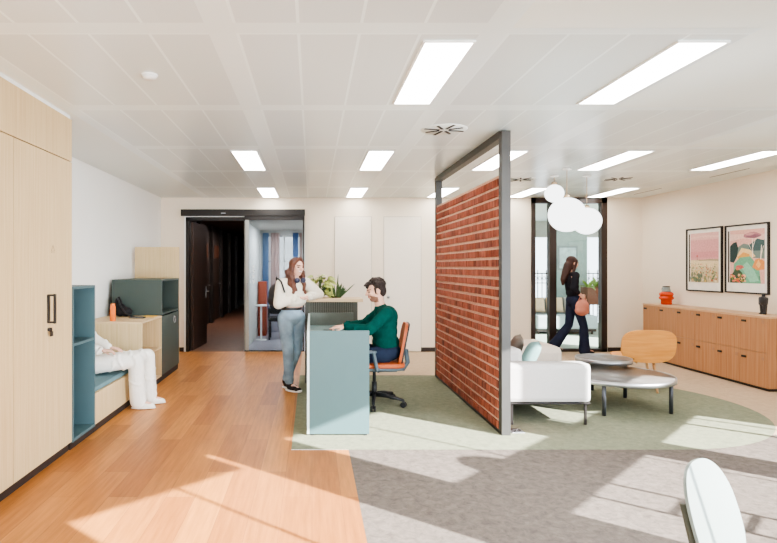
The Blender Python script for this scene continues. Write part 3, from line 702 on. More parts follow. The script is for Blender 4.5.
for r_ in range(rows):
    z0 = .034+rh*r_; z1 = z0+rh-.025
    y = py0+.086+(0 if r_ % 2 else -.06)
    while y < py1-.086:
        wv = .125; a, b2 = max(y, py0+.087), min(y+wv-.006, py1-.087)
        if b2-a > .02:
            nb = len(bm.faces); s = rnd.uniform(.84, 1.12); h = rnd.uniform(-.05, .05)
            box(bm, px0-.003-rnd.uniform(0, .004), px1+.003+rnd.uniform(0, .004), a, b2, z0+rnd.uniform(0, .003), z1-rnd.uniform(0, .003))
            bm.faces.ensure_lookup_table()
            for f in bm.faces[nb:]:
                for lp in f.loops: lp[lay] = (s*(1+h), s, s*(1-h), 1)
        y += wv
m, nt, b = newmat('brick_red'); b.inputs['Roughness'].default_value = .85; b.inputs['Specular IOR Level'].default_value = .15
tc = N(nt, 'ShaderNodeTexCoord'); mp = N(nt, 'ShaderNodeMapping'); mp.inputs['Scale'].default_value = (10, 34, 6); L(nt, tc.outputs['Object'], mp.inputs['Vector'])
nz = N(nt, 'ShaderNodeTexNoise'); nz.inputs['Scale'].default_value = 1; nz.inputs['Detail'].default_value = 4; nz.inputs['Roughness'].default_value = .6; L(nt, mp.outputs['Vector'], nz.inputs['Vector'])
rp = N(nt, 'ShaderNodeValToRGB'); rp.color_ramp.elements[0].position = .36; rp.color_ramp.elements[0].color = srgb((124, 64, 50)); rp.color_ramp.elements[1].position = .66; rp.color_ramp.elements[1].color = srgb((188, 110, 88))
L(nt, nz.outputs['Fac'], rp.inputs['Fac'])
at_ = N(nt, 'ShaderNodeAttribute'); at_.attribute_name = 'Col'
mx = N(nt, 'ShaderNodeMix', data_type='RGBA', blend_type='MULTIPLY'); mx.inputs[0].default_value = 1
L(nt, rp.outputs['Color'], mx.inputs[6]); L(nt, at_.outputs['Color'], mx.inputs[7]); L(nt, mx.outputs[2], b.inputs['Base Color'])
bu = N(nt, 'ShaderNodeBump'); bu.inputs['Strength'].default_value = .6; bu.inputs['Distance'].default_value = .01; L(nt, nz.outputs['Fac'], bu.inputs['Height']); L(nt, bu.outputs['Normal'], b.inputs['Normal'])
obj('brickwork', bm, m, bp)
# floor socket by the post
t = thing('floor_socket', 'small grey floor socket box beside the foot of the divider post', 'socket', (1.86, 5.24, 0))
bm = bm_(); box(bm, 1.80, 1.92, 5.18, 5.30, 0.001, .008); obj('plate', bm, CHROME, t, .002)
bm = bm_(); tube(bm, [(1.83, 5.2, .01), (1.86, 5.21, .035), (1.90, 5.24, .01)], .006, 6); box(bm, 1.825, 1.875, 5.25, 5.28, .008, .02); obj('lid', bm, BLACK, t)

# ------------------------------------------------------------------ sofa by the divider
t = thing('sofa', 'white corner sofa on thin dark legs right of the brick divider', 'sofa', (2.3, 6.2, 0))
sx0_, sx1_ = 1.80, 2.645
bm = bm_(); box(bm, sx0_, sx1_, 5.42, 5.62, .215, .588); obj('near_arm', bm, SOFAM, t, .045)
bm = bm_(); box(bm, sx0_+.02, sx1_-.01, 5.62, 7.45, .215, .42); obj('seat', bm, SOFAM, t, .04)
bm = bm_(); box(bm, sx0_, sx0_+.27, 5.62, 7.45, .3, .70); obj('backrest', bm, SOFAM, t, .05)
bm = bm_(); box(bm, sx0_+.1, 2.92, 6.66, 7.45, .215, .575); obj('far_section', bm, mat('sofa_beige', (214, 200, 184), .95, .1, var=.03, scale=60, bump=.25, bscale=500), t, .07, label='beige upholstered end section')
bm = bm_(); box(bm, sx0_+.02, sx1_-.01, 5.44, 7.40, .20, .216); obj('base_frame', bm, BLACK, t, .002)
for x, y in ((1.90, 5.47), (2.60, 5.47), (1.90, 7.35), (2.60, 7.35), (2.86, 7.38), (2.86, 6.73)):
    bm = bm_(); bar(bm, (x, y, 0.001), (x, y, .215), .022); obj('leg', bm, BLACK, t, .002)
cushion('cushion', None, .44, .34, .14, Matrix.Translation((2.26, 5.96, .575)) @ Matrix.Rotation(R(62), 4, 'Z') @ Matrix.Rotation(R(24), 4, 'X') @ Matrix.Rotation(R(6), 4, 'Y'), TEALC, 'pale teal cushion leaning on the white sofa', 'cushion', 'cushions on the white sofa')
cushion('cushion', None, .44, .36, .14, Matrix.Translation((2.19, 6.24, .585)) @ Matrix.Rotation(R(70), 4, 'Z') @ Matrix.Rotation(R(22), 4, 'X'), TAUPE, 'taupe cushion behind the teal cushion on the white sofa', 'cushion', 'cushions on the white sofa')

# ------------------------------------------------------------------ coffee tables
TABTOP = mat('table_top_grey', (102, 97, 92), .3, .5, var=.03)
def coffee(label, c, r, h, lr, ang):
    t = thing('coffee_table', label, 'table', (c[0], c[1], 0), 0, 'round coffee tables')
    bm = bm_(); lathe(bm, [(0, h-.006), (r-.012, h-.006), (r-.012, h), (0, h)], (c[0], c[1], 0), 64); obj('table_top', bm, TABTOP, t)
    bm = bm_(); lathe(bm, [(r-.02, h-.045), (r, h-.045), (r, h+.002), (r-.012, h+.002), (r-.012, h-.008), (r-.02, h-.045)], (c[0], c[1], 0), 64); obj('rim', bm, CHROME, t)
    bm = bm_(); lathe(bm, [(0, h-.04), (r-.02, h-.04), (r-.02, h-.007), (0, h-.007)], (c[0], c[1], 0), 48); obj('under_tray', bm, CHROME, t)
    for a in ([ang+k*PI/2 for k in range(4)] if ang is not None else [R(4), R(90), R(164)]):
        x, y = c[0]+lr*math.cos(a), c[1]+lr*math.sin(a)
        bm = bm_(); tube(bm, [(x, y, .001), (x, y, h-.006)], .02, 16); obj('leg', bm, mat('leg_dark', (72, 74, 78), .3, .5, metal=.6), t)
coffee('larger low round grey coffee table in front', (3.27, 6.20), .565, .352, .515, R(-129))
coffee('smaller taller round coffee table overlapping the larger one', (3.41, 6.73), .305, .44, .27, None)

# plywood lounge chair
t = thing('plywood_chair', 'honey plywood lounge chair seen from behind near the credenza', 'chair', (3.95, 6.95, 0))
cx, cy = 4.045, 6.88; M = Matrix.Translation((cx, cy, .545)) @ Matrix.Rotation(R(-8), 4, 'Z') @ Matrix.Rotation(R(12), 4, 'X')
bm = bm_(); poly = rrect(.60, .40, .15, 8)
def shell(bm, poly, curve, th, M):
    fr = [bm.verts.new(M @ V((x, curve*(x*x), z))) for x, z in poly]; bk = [bm.verts.new(M @ V((x, curve*(x*x)+th, z))) for x, z in poly]
    # strip fill by halves so the curved panel stays smooth
    n = len(poly)
    order = sorted(range(n), key=lambda i: poly[i][0])
    cols = {}
    for i in range(n): cols.setdefault(round(poly[i][0], 4), []).append(i)
    xs = sorted(cols)
    for grid, flip in ((fr, 0), (bk, 1)):
        for a, b2 in zip(xs, xs[1:]):
            A = sorted(cols[a], key=lambda i: poly[i][1]); B = sorted(cols[b2], key=lambda i: poly[i][1])
            q = [grid[A[0]], grid[B[0]], grid[B[-1]], grid[A[-1]]]; u = []
            for v in q:
                if v not in u: u.append(v)
            if len(u) > 2: bm.faces.new(u)
    for k in range(n):
        try: bm.faces.new((fr[k], fr[(k+1) % n], bk[(k+1) % n], bk[k]))
        except ValueError: pass
def superell(w, h, p, n=24):
    pts = []
    us = [math.cos(PI*k/n) for k in range(n+1)]
    for u in us: pts.append((w/2*u, h/2*(1-abs(u)**p)**(1/p)))
    for u in us[::-1][1:-1]: pts.append((w/2*u, -h/2*(1-abs(u)**p)**(1/p)))
    return pts
shell(bm, superell(.62, .41, 3.2, 30), .35, .014, M); obj('backrest', bm, PLY, t)
bm = bm_(); box(bm, -.215, -.15, -.003+.35*.034, .004+.35*.034, -.17, -.155, M); obj('maker_plate', bm, mat('plate_brown', (120, 74, 40), .5, .3), t)
bm = bm_(); M2 = Matrix.Translation((cx+.03, cy+.33, .37)) @ Matrix.Rotation(R(-8), 4, 'Z') @ Matrix.Rotation(R(4), 4, 'X')
poly2 = superell(.56, .52, 3.2, 24); fr = [bm.verts.new(M2 @ V((x, y, 0))) for x, y in poly2]; bk = [bm.verts.new(M2 @ V((x, y, .02))) for x, y in poly2]; bm.faces.new(fr); bm.faces.new(bk)
for k in range(len(fr)): bm.faces.new((fr[k], fr[(k+1) % len(fr)], bk[(k+1) % len(fr)], bk[k]))
obj('seat', bm, PLY, t)
for sx in (-.1, .1):
    bm = bm_(); tube(bm, [M2 @ V((sx, -.1, 0)), M2 @ V((sx, -.25, -.01)), M @ V((sx, .018, -.17)), M @ V((sx, .018, -.02))], .014, 8); obj('back_support', bm, BEECH, t)
for a, b2 in (((-.18, -.17), (-.24, -.22)), ((.12, -.17), (.08, -.38)), ((-.18, .17), (-.22, .2)), ((.18, .17), (.24, .24))):
    bm = bm_(); p1 = M2 @ V((b2[0], b2[1], 0)); tube(bm, [M2 @ V((a[0], a[1], .0)), (p1.x, p1.y, -.001 if p1.y > 7.9 else .0)], [.02, .012], 10); obj('leg', bm, BEECH, t)

# ------------------------------------------------------------------ credenza
t = thing('credenza', 'long oak credenza of twelve locker doors along the right wall', 'cabinet', (5.65, 8.2, 0))
XC = 5.47; ya, yb = 6.92, 9.50
bm = bm_(); box(bm, XC+.02, XR-.004, ya, yb, .035, .878); obj('carcass', bm, CRED, t, .0015)
bm = bm_(); box(bm, XC-.006, XR-.004, ya-.02, yb, .878, .902); obj('top_panel', bm, CREDH, t, .0015)
bm = bm_(); box(bm, XC, XR-.004, ya-.02, ya, .035, .878); obj('end_panel', bm, CRED, t, .0015)
bm = bm_(); box(bm, XC+.03, XR-.01, ya, yb-.02, 0, .035); obj('plinth', bm, BLACK, t)
dw = (yb-ya)/6
for r_, (z0, z1, zh) in enumerate(((.037, .457, .372), (.461, .876, .822))):
    for k in range(6):
        a = ya+dw*k
        bm = bm_(); box(bm, XC, XC+.02, a+.0015, a+dw-.0015, z0, z1); dr = obj('door', bm, CRED, t, .0012)
        bm = bm_(); box(bm, XC-.012, XC, a+dw-.105, a+dw-.035, zh-.012, zh+.014); obj('handle', bm, BLACK, dr, .002)
        bm = bm_(); box(bm, XC-.003, XC, a+.03, a+.075, zh-.008, zh+.034); obj('lock_plate', bm, mat('lock_tan', (168, 124, 92), .4, .4), dr, .001)
# vase and figurine
c = V((5.67, 9.2, .902))
t = thing('vase', 'glossy orange ribbed vase with grey neck on the far end of the credenza', 'vase', c)
bm = bm_(); lathe(bm, [(0, 0), (.072, 0), (.078, .01), (.078, .06), (.082, .075), (.104, .09), (.108, .105), (.098, .122), (.088, .13), (.092, .14), (.1, .155), (.1, .17), (.09, .186), (.07, .2), (0, .2)], c, 40); obj('body', bm, mat('orange_glaze', (200, 66, 26), .25, .5, var=.04), t)
bm = bm_(); lathe(bm, [(0, .2), (.066, .2), (.062, .225), (.052, .25), (.05, .28), (.044, .28), (.0, .262)], c, 32); obj('neck', bm, mat('grey_glaze', (142, 148, 144), .3, .5), t)
bm = bm_(); lathe(bm, [(.044, .278), (.053, .278), (.055, .286), (.053, .292), (.044, .292), (.044, .278)], c, 32); obj('rim', bm, mat('dark_glaze', (70, 62, 58), .3, .5), t)
bm = bm_(); tube(bm, [c+V((0, .05, .27)), c+V((0, .10, .265)), c+V((0, .115, .235)), c+V((0, .075, .20))], .009, 8); obj('handle_loop', bm, MATS['grey_glaze'], t)
c = V((5.70, 7.26, .902)); bm = bm_()
for s in (-1, 1):
    cap(bm, c+V((0, s*.024, .012)), c+V((0, s*.026, .12)), .019, .026); ell(bm, c+V((-.012, s*.024, .01)), (.03, .018, .011))
    cap(bm, c+V((0, s*.05, .20)), c+V((-.004, s*.05, .13)), .02, .017)
ell(bm, c+V((0, 0, .165)), (.036, .055, .06)); ell(bm, c+V((0, 0, .20)), (.032, .05, .03)); ell(bm, c+V((0, 0, .245)), (.02, .02, .024)); cap(bm, c+V((0, 0, .2)), c+V((0, 0, .235)), .014)
me = remesh(bm, .005, 3); me.transform(Matrix.Translation(-c)); o = obj('figurine', me, mat('black_bronze', (44, 42, 42), .4, .5)); o.location = c
tag(o, 'small black standing figurine on the near end of the credenza', 'figurine')

# ------------------------------------------------------------------ framed prints
def print_frame(label, y0, y1, z0, z1, shapes):
    t = thing('framed_print', label, 'picture', (XR-.01, (y0+y1)/2, z0), 0, 'framed prints above the credenza')
    x = XR-.001; f = .02
    bm = bm_(); box(bm, x-.028, x, y0, y0+f, z0, z1); box(bm, x-.028, x, y1-f, y1, z0, z1); box(bm, x-.028, x, y0+f, y1-f, z0, z0+f); box(bm, x-.028, x, y0+f, y1-f, z1-f, z1); obj('frame', bm, BLACK, t, .001)
    bm = bm_(); box(bm, x-.012, x-.002, y0+f, y1-f, z0+f, z1-f); obj('mount', bm, mat('paper_white', (240, 234, 224), .8, .1), t)
    # picture coordinates: u 0..1 from the far (left in view) to the near edge, v 0..1 upward
    ya_, yb_ = y1-.09, y0+.075; za, zb = z0+.14, z1-.075
    bm = bm_(); mats = []; dep = x-.013
    for c, poly in shapes:
        m_ = mat('ink_%d_%d_%d' % c, c, .8, .1, var=.10, scale=45)
        if m_ not in mats: mats.append(m_)
        dep -= .00012
        f_ = bm.faces.new([bm.verts.new((dep, ya_+(yb_-ya_)*u, za+(zb-za)*v)) for u, v in poly]); f_.material_index = mats.index(m_)
    o = obj('print', bm, mats, t)
    bm = bm_(); box(bm, x-.0145, x-.012, y1-.075, y1-.052, z0+.14, z1-.08); obj('title_strip', bm, mat('ink_black', (58, 50, 50), .8, .1), t)
def rc(u0, u1, v0, v1): return [(u0, v0), (u1, v0), (u1, v1), (u0, v1)]
def blob(u, v, ru, rv, n=14, rnd=random.Random(2), j=.18): return [(min(1, max(0, u+ru*(1+rnd.uniform(-j, j))*math.cos(2*PI*k/n))), min(1, max(0, v+rv*(1+rnd.uniform(-j, j))*math.sin(2*PI*k/n)))) for k in range(n)]
rnd = random.Random(21)
s1 = [((218, 160, 158), rc(0, 1, 0, 1)), ((226, 178, 170), rc(0, 1, .86, 1)), ((232, 190, 180), [(0, .88), (.4, .91), (1, .89), (1, .93), (.5, .95), (0, .92)]), ((212, 150, 150), rc(0, 1, .5, .62)),
      ((214, 196, 160), rc(0, 1, 0, .45)), ((176, 158, 130), [(.3, .43), (.6, .44), (1, .43), (1, .465), (.7, .47), (.45, .455), (.3, .46)]), ((226, 206, 166), [(0, .3), (.5, .33), (1, .30), (1, .42), (0, .44)])]
for k in range(150):
    v = rnd.uniform(.02, .38); u = rnd.uniform(.03, .97); s = .012+.022*(1-v/.4)
    s1.append((rnd.choice([(226, 190, 120), (196, 120, 96), (140, 150, 110), (236, 222, 190), (206, 170, 140), (150, 156, 120), (120, 136, 104)]), blob(u, v, s, s*.8, 7)))
for k in range(14): s1.append(((118, 128, 108), blob(rnd.uniform(.05, .6), rnd.uniform(.02, .16), .03, .05, 6)))
s1 += [((196, 96, 96), blob(.3, .53, .025, .02)), ((130, 110, 90), rc(.29, .305, .44, .52))]
print_frame('framed print of a pale flower field under a pink sky', 8.19, 8.97, 1.132, 2.085, s1)
s2 = [((228, 178, 164), rc(0, 1, 0, 1)), ((236, 200, 186), [(0, .8), (.4, .84), (1, .78), (1, .9), (0, .93)]), ((124, 140, 132), [(.2, .66), (.4, .74), (.7, .70), (1, .80), (1, .45), (.2, .5)]),
      ((84, 104, 104), [(.55, .7), (.8, .82), (1, .78), (1, .6), (.6, .6)]), ((236, 206, 150), [(.2, .5), (.35, .66), (.6, .62), (.75, .5), (.5, .42), (.2, .44)]), ((226, 166, 92), [(.22, .48), (.4, .58), (.58, .54), (.6, .44), (.3, .42)]),
      ((120, 176, 144), [(.12, .36), (.3, .48), (.6, .5), (.85, .3), (.9, 0), (.1, 0)]), ((146, 200, 172), [(.35, .3), (.5, .4), (.72, .24), (.85, .05), (.6, .02), (.45, .18)]),
      ((60, 74, 74), [(0, .40), (.12, .38), (.22, .5), (.25, .66), (.2, .78), (.1, .76), (0, .7)]), ((78, 94, 76), [(.06, .16), (.2, .3), (.36, .2), (.44, .1), (.3, 0), (0, 0), (0, .14)]),
      ((222, 150, 90), [(.66, .3), (.75, .44), (.88, .46), (1, .4), (1, .26), (.8, .24)]), ((236, 186, 120), [(.76, .34), (.84, .44), (.9, .34), (.84, .28)]),
      ((236, 226, 208), [(.66, .48), (.685, .48), (.68, .84), (.66, .84)]), ((236, 226, 208), [(.67, .66), (.685, .66), (.77, .84), (.755, .84)]), ((236, 226, 208), [(.67, .58), (.675, .56), (.56, .74), (.545, .73)]),
      ((236, 226, 208), [(.88, .44), (.91, .44), (.93, .70), (.91, .70)]), ((236, 226, 208), [(.9, .52), (.91, .5), (.98, .68), (.97, .69)]),
      ((186, 128, 134), blob(.66, .885, .24, .055)), ((150, 104, 116), blob(.70, .87, .19, .035)), ((206, 150, 150), blob(.6, .91, .12, .025)), ((200, 110, 104), blob(.3, .30, .12, .035)), ((214, 132, 110), blob(.24, .27, .06, .03))]
for k in range(40): s2.append((rnd.choice([(206, 96, 84), (226, 150, 90), (120, 140, 84), (232, 190, 150), (84, 104, 76), (216, 120, 110)]), blob(rnd.uniform(.02, .55), rnd.uniform(.01, .16), .03, .022, 8)))
s2.append(((60, 74, 74), [(.86, .06), (.87, .06), (.875, .14), (.86, .14)]))
print_frame('framed print of a colourful landscape with a pink umbrella tree', 7.35, 8.13, 1.142, 2.08, s2)

# ------------------------------------------------------------------ ceiling fittings
LIT = emis('light_diffuser', (255, 250, 240), 15.0)
t0 = thing('ceiling_light', 'x', 'ceiling light', (0, 0, 0), 0, 'recessed ceiling light panels')
bm = bm_(); w_, l_ = .143, .6
for a in ((-w_, -w_+.012, -l_, l_), (w_-.012, w_, -l_, l_), (-w_, w_, -l_, -l_+.012), (-w_, w_, l_-.012, l_)): box(bm, a[0], a[1], a[2], a[3], -.006, .01)
obj('frame', bm, WHITEM, t0)
bm = bm_(); box(bm, -w_+.012, w_-.012, -l_+.012, l_-.012, -.003, .006); obj('diffuser', bm, LIT, t0)
spots = [(.748, 3.72, 'ceiling light panel nearest the camera, above the reception side'), (2.13, 3.72, 'ceiling light panel nearest the camera on the right side'),
         (-.72, 6.67, 'ceiling light panel left of the row in front of the corridor door'), (.735, 6.67, 'ceiling light panel above the seated man and kiosk'), (2.15, 6.67, 'ceiling light panel just right of the divider top, part hidden by its post'),
         (3.48, 6.67, 'ceiling light panel right above the white globe pendants'), (4.90, 6.67, 'ceiling light panel nearest the right wall, above the credenza'),
         (-.72, 9.5, 'small far ceiling light panel above the sliding glass door'), (.735, 9.5, 'small far ceiling light panel above the white flush doors'), (2.15, 9.5, 'far ceiling light panel seen through the top of the divider frame'),
         (3.55, 9.5, 'far ceiling light panel left of the small globe pendant'), (4.95, 9.5, 'far ceiling light panel above the right edge of the glazed screen')]
for i, (x, y, lb) in enumerate(spots):
    if i == 0: t0.location = (x, y, HC-.004); t0['label'] = lb
    else: dup(t0, (x, y, HC-.004), 0, lb)
t0 = thing('air_vent', 'black slotted swirl air diffuser above the near end of the brick divider', 'air vent', (0, 0, 0), 0, 'ceiling air diffusers')
bm = bm_(); lathe(bm, [(0, 0), (.20, .0), (.205, .004), (0, .004)], seg=40); obj('plate', bm, PLASTER, t0)
bm = bm_()
for k in range(8):
    a = k*PI/4+.25; M = Matrix.Rotation(a, 4, 'Z'); box(bm, .045, .17 if k % 2 else .19, -.011, .011, -.006, -.001, M)
obj('slots', bm, BLACKP, t0)
for i, (x, y, lb) in enumerate(((1.18, 5.14, None), (2.92, 8.05, 'small black air diffuser just right of the divider post'), (4.26, 8.0, 'small black air diffuser right of the globe pendants'))):
    if i == 0: t0.location = (x, y, HC-.004)
    else: dup(t0, (x, y, HC-.004), .2*i, lb)
t = thing('smoke_detector', 'white round smoke detector on the left side of the ceiling', 'detector', (-1.04, 3.68, HC))
bm = bm_(); lathe(bm, [(0, -.006), (.052, -.006), (.052, 0), (0, 0)], (-1.04, 3.68, HC), 32); obj('base', bm, WHITEM, t)
bm = bm_(); lathe(bm, [(0, -.032), (.03, -.03), (.044, -.02), (.046, -.006), (0, -.006)], (-1.04, 3.68, HC), 32); obj('cap', bm, mat('detector_grey', (214, 214, 210), .4, .4), t)
for i, (y0, y1, lb) in enumerate(((5.6, 6.35, 'slim dark ceiling slot vent nearest the camera on the right margin'), (7.15, 7.9, 'slim dark ceiling slot vent above the framed prints'), (8.95, 9.75, 'slim dark ceiling slot vent at the far end by the right wall'))):
    t = thing('slot_vent', lb, 'air vent', (5.45, (y0+y1)/2, HC), 0, 'ceiling slot vents')
    bm = bm_(); box(bm, 5.43, 5.475, y0, y1, HC+.0, HC+.012); obj('frame', bm, WHITEM, t)
    bm = bm_(); box(bm, 5.445, 5.46, y0+.02, y1-.02, HC-.003, HC+.0); obj('slot', bm, mat('slot_grey', (120, 116, 110), .6, .2), t)
# globe pendants
GLOBE = emis('globe_opal', (255, 253, 248), 2.6)
for x, y, z, r, lb in ((3.245, 7.70, 2.484, .124, 'smallest and highest white globe pendant'), (3.17, 7.15, 2.15, .222, 'largest white globe pendant over the coffee tables'), (3.68, 7.70, 2.115, .185, 'right hand white globe pendant overlapping the largest one')):
    t = thing('globe_pendant', lb, 'pendant lamp', (x, y, HC), 0, 'white globe pendants')
    bm = bm_(); ell(bm, (x, y, z), (r, r, r*.96), seg=40); obj('globe', bm, GLOBE, t, smooth=True)
    bm = bm_(); tube(bm, [(x, y, z+r*.93), (x, y, HC-.01)], .005, 8); obj('cord', bm, mat('cord_tan', (176, 150, 124), .5, .4), t)
    bm = bm_(); lathe(bm, [(0, -.028), (.05, -.025), (.055, -.004), (0, -.004)], (x, y, HC), 24); obj('ceiling_rose', bm, WHITEM, t)
    bm = bm_(); lathe(bm, [(0, 0), (.04, 0), (.034, .03), (.012, .045), (0, .045)], (x, y, z+r*.93), 24); obj('cap', bm, mat('cap_brass', (190, 168, 140), .35, .5, metal=.6), t)

# ------------------------------------------------------------------ people
def HF(f, u):
    f = V(f).normalized(); r = f.cross(V(u)).normalized(); u = r.cross(f).normalized()
    return Matrix((r, f, u)).transposed()                 # columns: right, forward, up
def headmesh(bm, c, Mh, s=1.0, jaw=1.0):
    P = lambda x, y, z: V(c)+Mh @ V((x*s, y*s, z*s))
    E = lambda p, r: ell(bm, P(*p), [v*s for v in r], Mh)
    E((0, -.012, .03), (.073, .092, .085)); E((0, .02, -.02), (.062*jaw, .070, .085)); E((0, .040, -.072), (.036*jaw, .040, .034)); E((0, .0, -.05), (.055*jaw, .06, .055))
    cap(bm, P(0, .086, .018), P(0, .104, -.014), .009*s, .013*s); E((0, .092, -.016), (.017, .014, .010))
    E((0, .080, .030), (.052, .014, .012)); E((0, .078, -.045), (.026, .016, .013))
    for sx in (-1, 1):
        E((sx*.074, -.008, -.004), (.010, .020, .033)); E((sx*.038, .058, -.018), (.024, .024, .022))
def paint_head(me, c, Mh, s, eye, lip, smile, brow, stub=None):
    Mi = Mh.transposed(); c = V(c)
    idx = {m.name: i for i, m in enumerate(me.materials)}
    for p in me.polygons:
        q = Mi @ (p.center-c)/s
        if q.length > .16: continue
        x, y, z = abs(q.x), q.y, q.z
        k = None
        if y > .045:
            if ((x-.031)/.014)**2+((z-.006)/.0065)**2 < 1: k = eye
            elif ((x-.032)/.019)**2+((z-.030)/.005)**2 < 1: k = brow
            elif (x/.027)**2+((z+.047-.9*x*x*10)/.011)**2 < 1: k = smile if (smile and abs(z+.047-9*x*x) < .0055) else lip
        if k is None and stub and y > .0 and -.112 < z < -.030-.42*max(0, .075-y) and (z < -.060 or x > .034 or (z > -.040 and x < .03 and y > .06)): k = stub
        if k: p.material_index = idx[k.name]
def hand(bm, w, d, n, side, curl=(.3, .3, .35, .4), s=1.0, thumb=.5):
    """w wrist, d finger direction, n palm normal (the way the palm faces), side +1 when the thumb lies on d x n."""
    w, d, n = V(w), V(d).normalized(), V(n); n = (n-d*n.dot(d)).normalized(); t = d.cross(n).normalized()*side
    for k in range(4):
        o = (-.030+.020*k)
        cap(bm, w+t*o*.6*s+d*.012*s, w+d*.085*s+t*o*s, .013*s, .0105*s, 10)
    for k, ln in enumerate((.060, .072, .078, .070)):
        o = -.030+.020*k; p = w+d*.088*s+t*o*s; a = 0; segs = (.46, .31, .23)
        for j, fr_ in enumerate(segs):
            a += curl[k]*(1 if j else .8); q = p+(d*math.cos(a)+n*math.sin(a))*ln*fr_*s
            cap(bm, p, q, (.0092-.0009*j)*s, (.0085-.0009*j)*s, 8); p = q
    p = w+d*.022*s+t*.026*s; q = p+(t*.75+d*.6+n*.25).normalized()*.04*s; cap(bm, p, q, .0135*s, .011*s, 8)
    r = q+(t*(.25)+d*.85+n*thumb).normalized()*.028*s; cap(bm, q, r, .0105*s, .009*s, 8); cap(bm, r, r+(d*.9+n*thumb).normalized()*.022*s, .009*s, .008*s, 8)
def bodymesh(J, fem=True, s=1.0):
    bm = bm_(); T = J['T']; k = .92 if fem else 1.04
    E = lambda p, r, M=T: ell(bm, p, r, M)
    Tp = J.get('Tp', T)
    E(J['chest'], (.155*k, .105*k, .16)); E((J['chest']+J['waist'])/2, (.13*k, .092*k, .12)); E(J['waist'], (.12*k, .088*k, .11)); E(J['pelvis'], (.158*k, .11*k, .11), Tp)
    nk = J['neck']; hd = J['head']
    cap(bm, nk-T @ V((0, 0, .03)), hd+J['H'] @ V((0, -.012, -.05)), .056*k, .050*k)
    for q in 'LR':
        sh, el, wr = J['sh'+q], J['el'+q], J['wr'+q]
        cap(bm, nk-T @ V((0, 0, .05)), sh, .055*k, .055*k); cap(bm, J['chest']+(sh-J['chest'])*.4, sh, .075*k, .055*k)
        cap(bm, sh, el, .050*k, .040*k); cap(bm, el, wr, .040*k, .027*k)
        hand(bm, wr, *J['hand'+q])
        hp, kn, an = J['hip'+q], J['kn'+q], J['an'+q]
        cap(bm, hp, kn, .085*k, .056*k); cap(bm, kn, kn+(an-kn)*.35, .054*k, .052*k); cap(bm, kn+(an-kn)*.35, an, .052*k, .036*k)
        cap(bm, an-V((0, 0, .02)), an+J['foot'+q]*.13-V((0, 0, .045)), .036, .026)
    headmesh(bm, hd, J['H'], J.get('hs', 1.0), .95 if fem else 1.05)
    return bm
def person(label, J, skin, stub=None, smile=True, fem=True, loc=(0, 0, 0), lip=LIP):
    me = remesh(bodymesh(J, fem), .0052, 2)
    for m_ in (skin, EYE, lip, TEETH, BROW)+((stub,) if stub else ()): me.materials.append(m_)
    paint_head(me, J['head'], J['H'], J.get('hs', 1.0), EYE, lip, TEETH if smile else None, BROW, stub)
    me.transform(Matrix.Translation(-V(loc)))
    o = obj('person', me, []); o.location = loc; WM[o.name] = Matrix.Translation(V(loc)); tag(o, label, 'person'); return o
def wear(name, bm, vox, m, parent, sm=3, label=None):
    me = remesh(bm, vox, sm); me.transform(WM[parent.name].inverted()); o = obj(name, me, m, parent)
    if label: o['label'] = label
    return o
def folds(bm, p0, p1, r, n, amp=.012, seed=1):
    rn = random.Random(seed); p0, p1 = V(p0), V(p1); d = p1-p0; fm = frame_to(d)
    for k in range(n):
        u = (k+.5)/n; a = rn.uniform(0, 2*PI); c = p0+d*u
        pts = [c+fm @ V(((r)*math.cos(a+g), (r)*math.sin(a+g), .02*math.sin(g*2+k))) for g in (-.9, -.45, 0, .45, .9)]
        for x, y in zip(pts, pts[1:]): cap(bm, x, y, amp, amp, 6)

# --- standing woman leaning on the kiosk
J = {}
fdir = V((.62, -.78, 0)).normalized()
J['T'] = HF(fdir, (-.06, .04, 1)); J['H'] = HF((.62, -.78, -.06), (.04, .0, 1)); J['hs'] = .97
J['Tp'] = HF(fdir, (0, 0, 1))
J['head'] = V((-.185, 6.99, 1.495)); J['neck'] = V((-.215, 7.01, 1.36)); J['chest'] = V((-.225, 7.02, 1.20)); J['waist'] = V((-.215, 7.01, 1.02)); J['pelvis'] = V((-.25, 7.0, .90))
J['shR'] = V((-.37, 6.955, 1.295)); J['elR'] = V((-.40, 6.88, 1.06)); J['wrR'] = V((-.17, 6.93, 1.135))
J['shL'] = V((-.075, 7.10, 1.30)); J['elL'] = V((.085, 7.22, 1.155)); J['wrL'] = V((-.055, 7.06, 1.14))
J['handR'] = (V((.9, .45, .0)), V((0, .1, -1)), -1, (.25, .3, .35, .4), .92, .3); J['handL'] = (V((-.8, -.5, -.05)), V((0, 0, -1)), 1, (.25, .25, .3, .3), .92, .3)
J['hipR'] = V((-.325, 6.96, .88)); J['knR'] = V((-.285, 6.90, .48)); J['anR'] = V((-.275, 6.94, .09)); J['footR'] = V((.80, -.6, 0)).normalized()
J['hipL'] = V((-.175, 7.05, .88)); J['knL'] = V((-.195, 7.03, .48)); J['anL'] = V((-.325, 7.12, .09)); J['footL'] = V((.75, -.66, 0)).normalized()
wm = person('long-haired woman in a cream jumper and jeans leaning on the counter', J, SKINW, None, True, True, (-.28, 7.0, 0))
T = J['T']
bm = bm_()
ell(bm, J['chest'], (.168, .122, .165), T); ell(bm, J['chest']+T @ V((0, .03, -.01)), (.13, .10, .09), T); ell(bm, (J['chest']+J['waist'])/2, (.165, .13, .12), T); ell(bm, J['waist']+V((0, 0, .055)), (.155, .125, .065), T)
cap(bm, J['neck']-V((0, 0, .05)), J['neck']-V((0, 0, .02)), .07, .058)
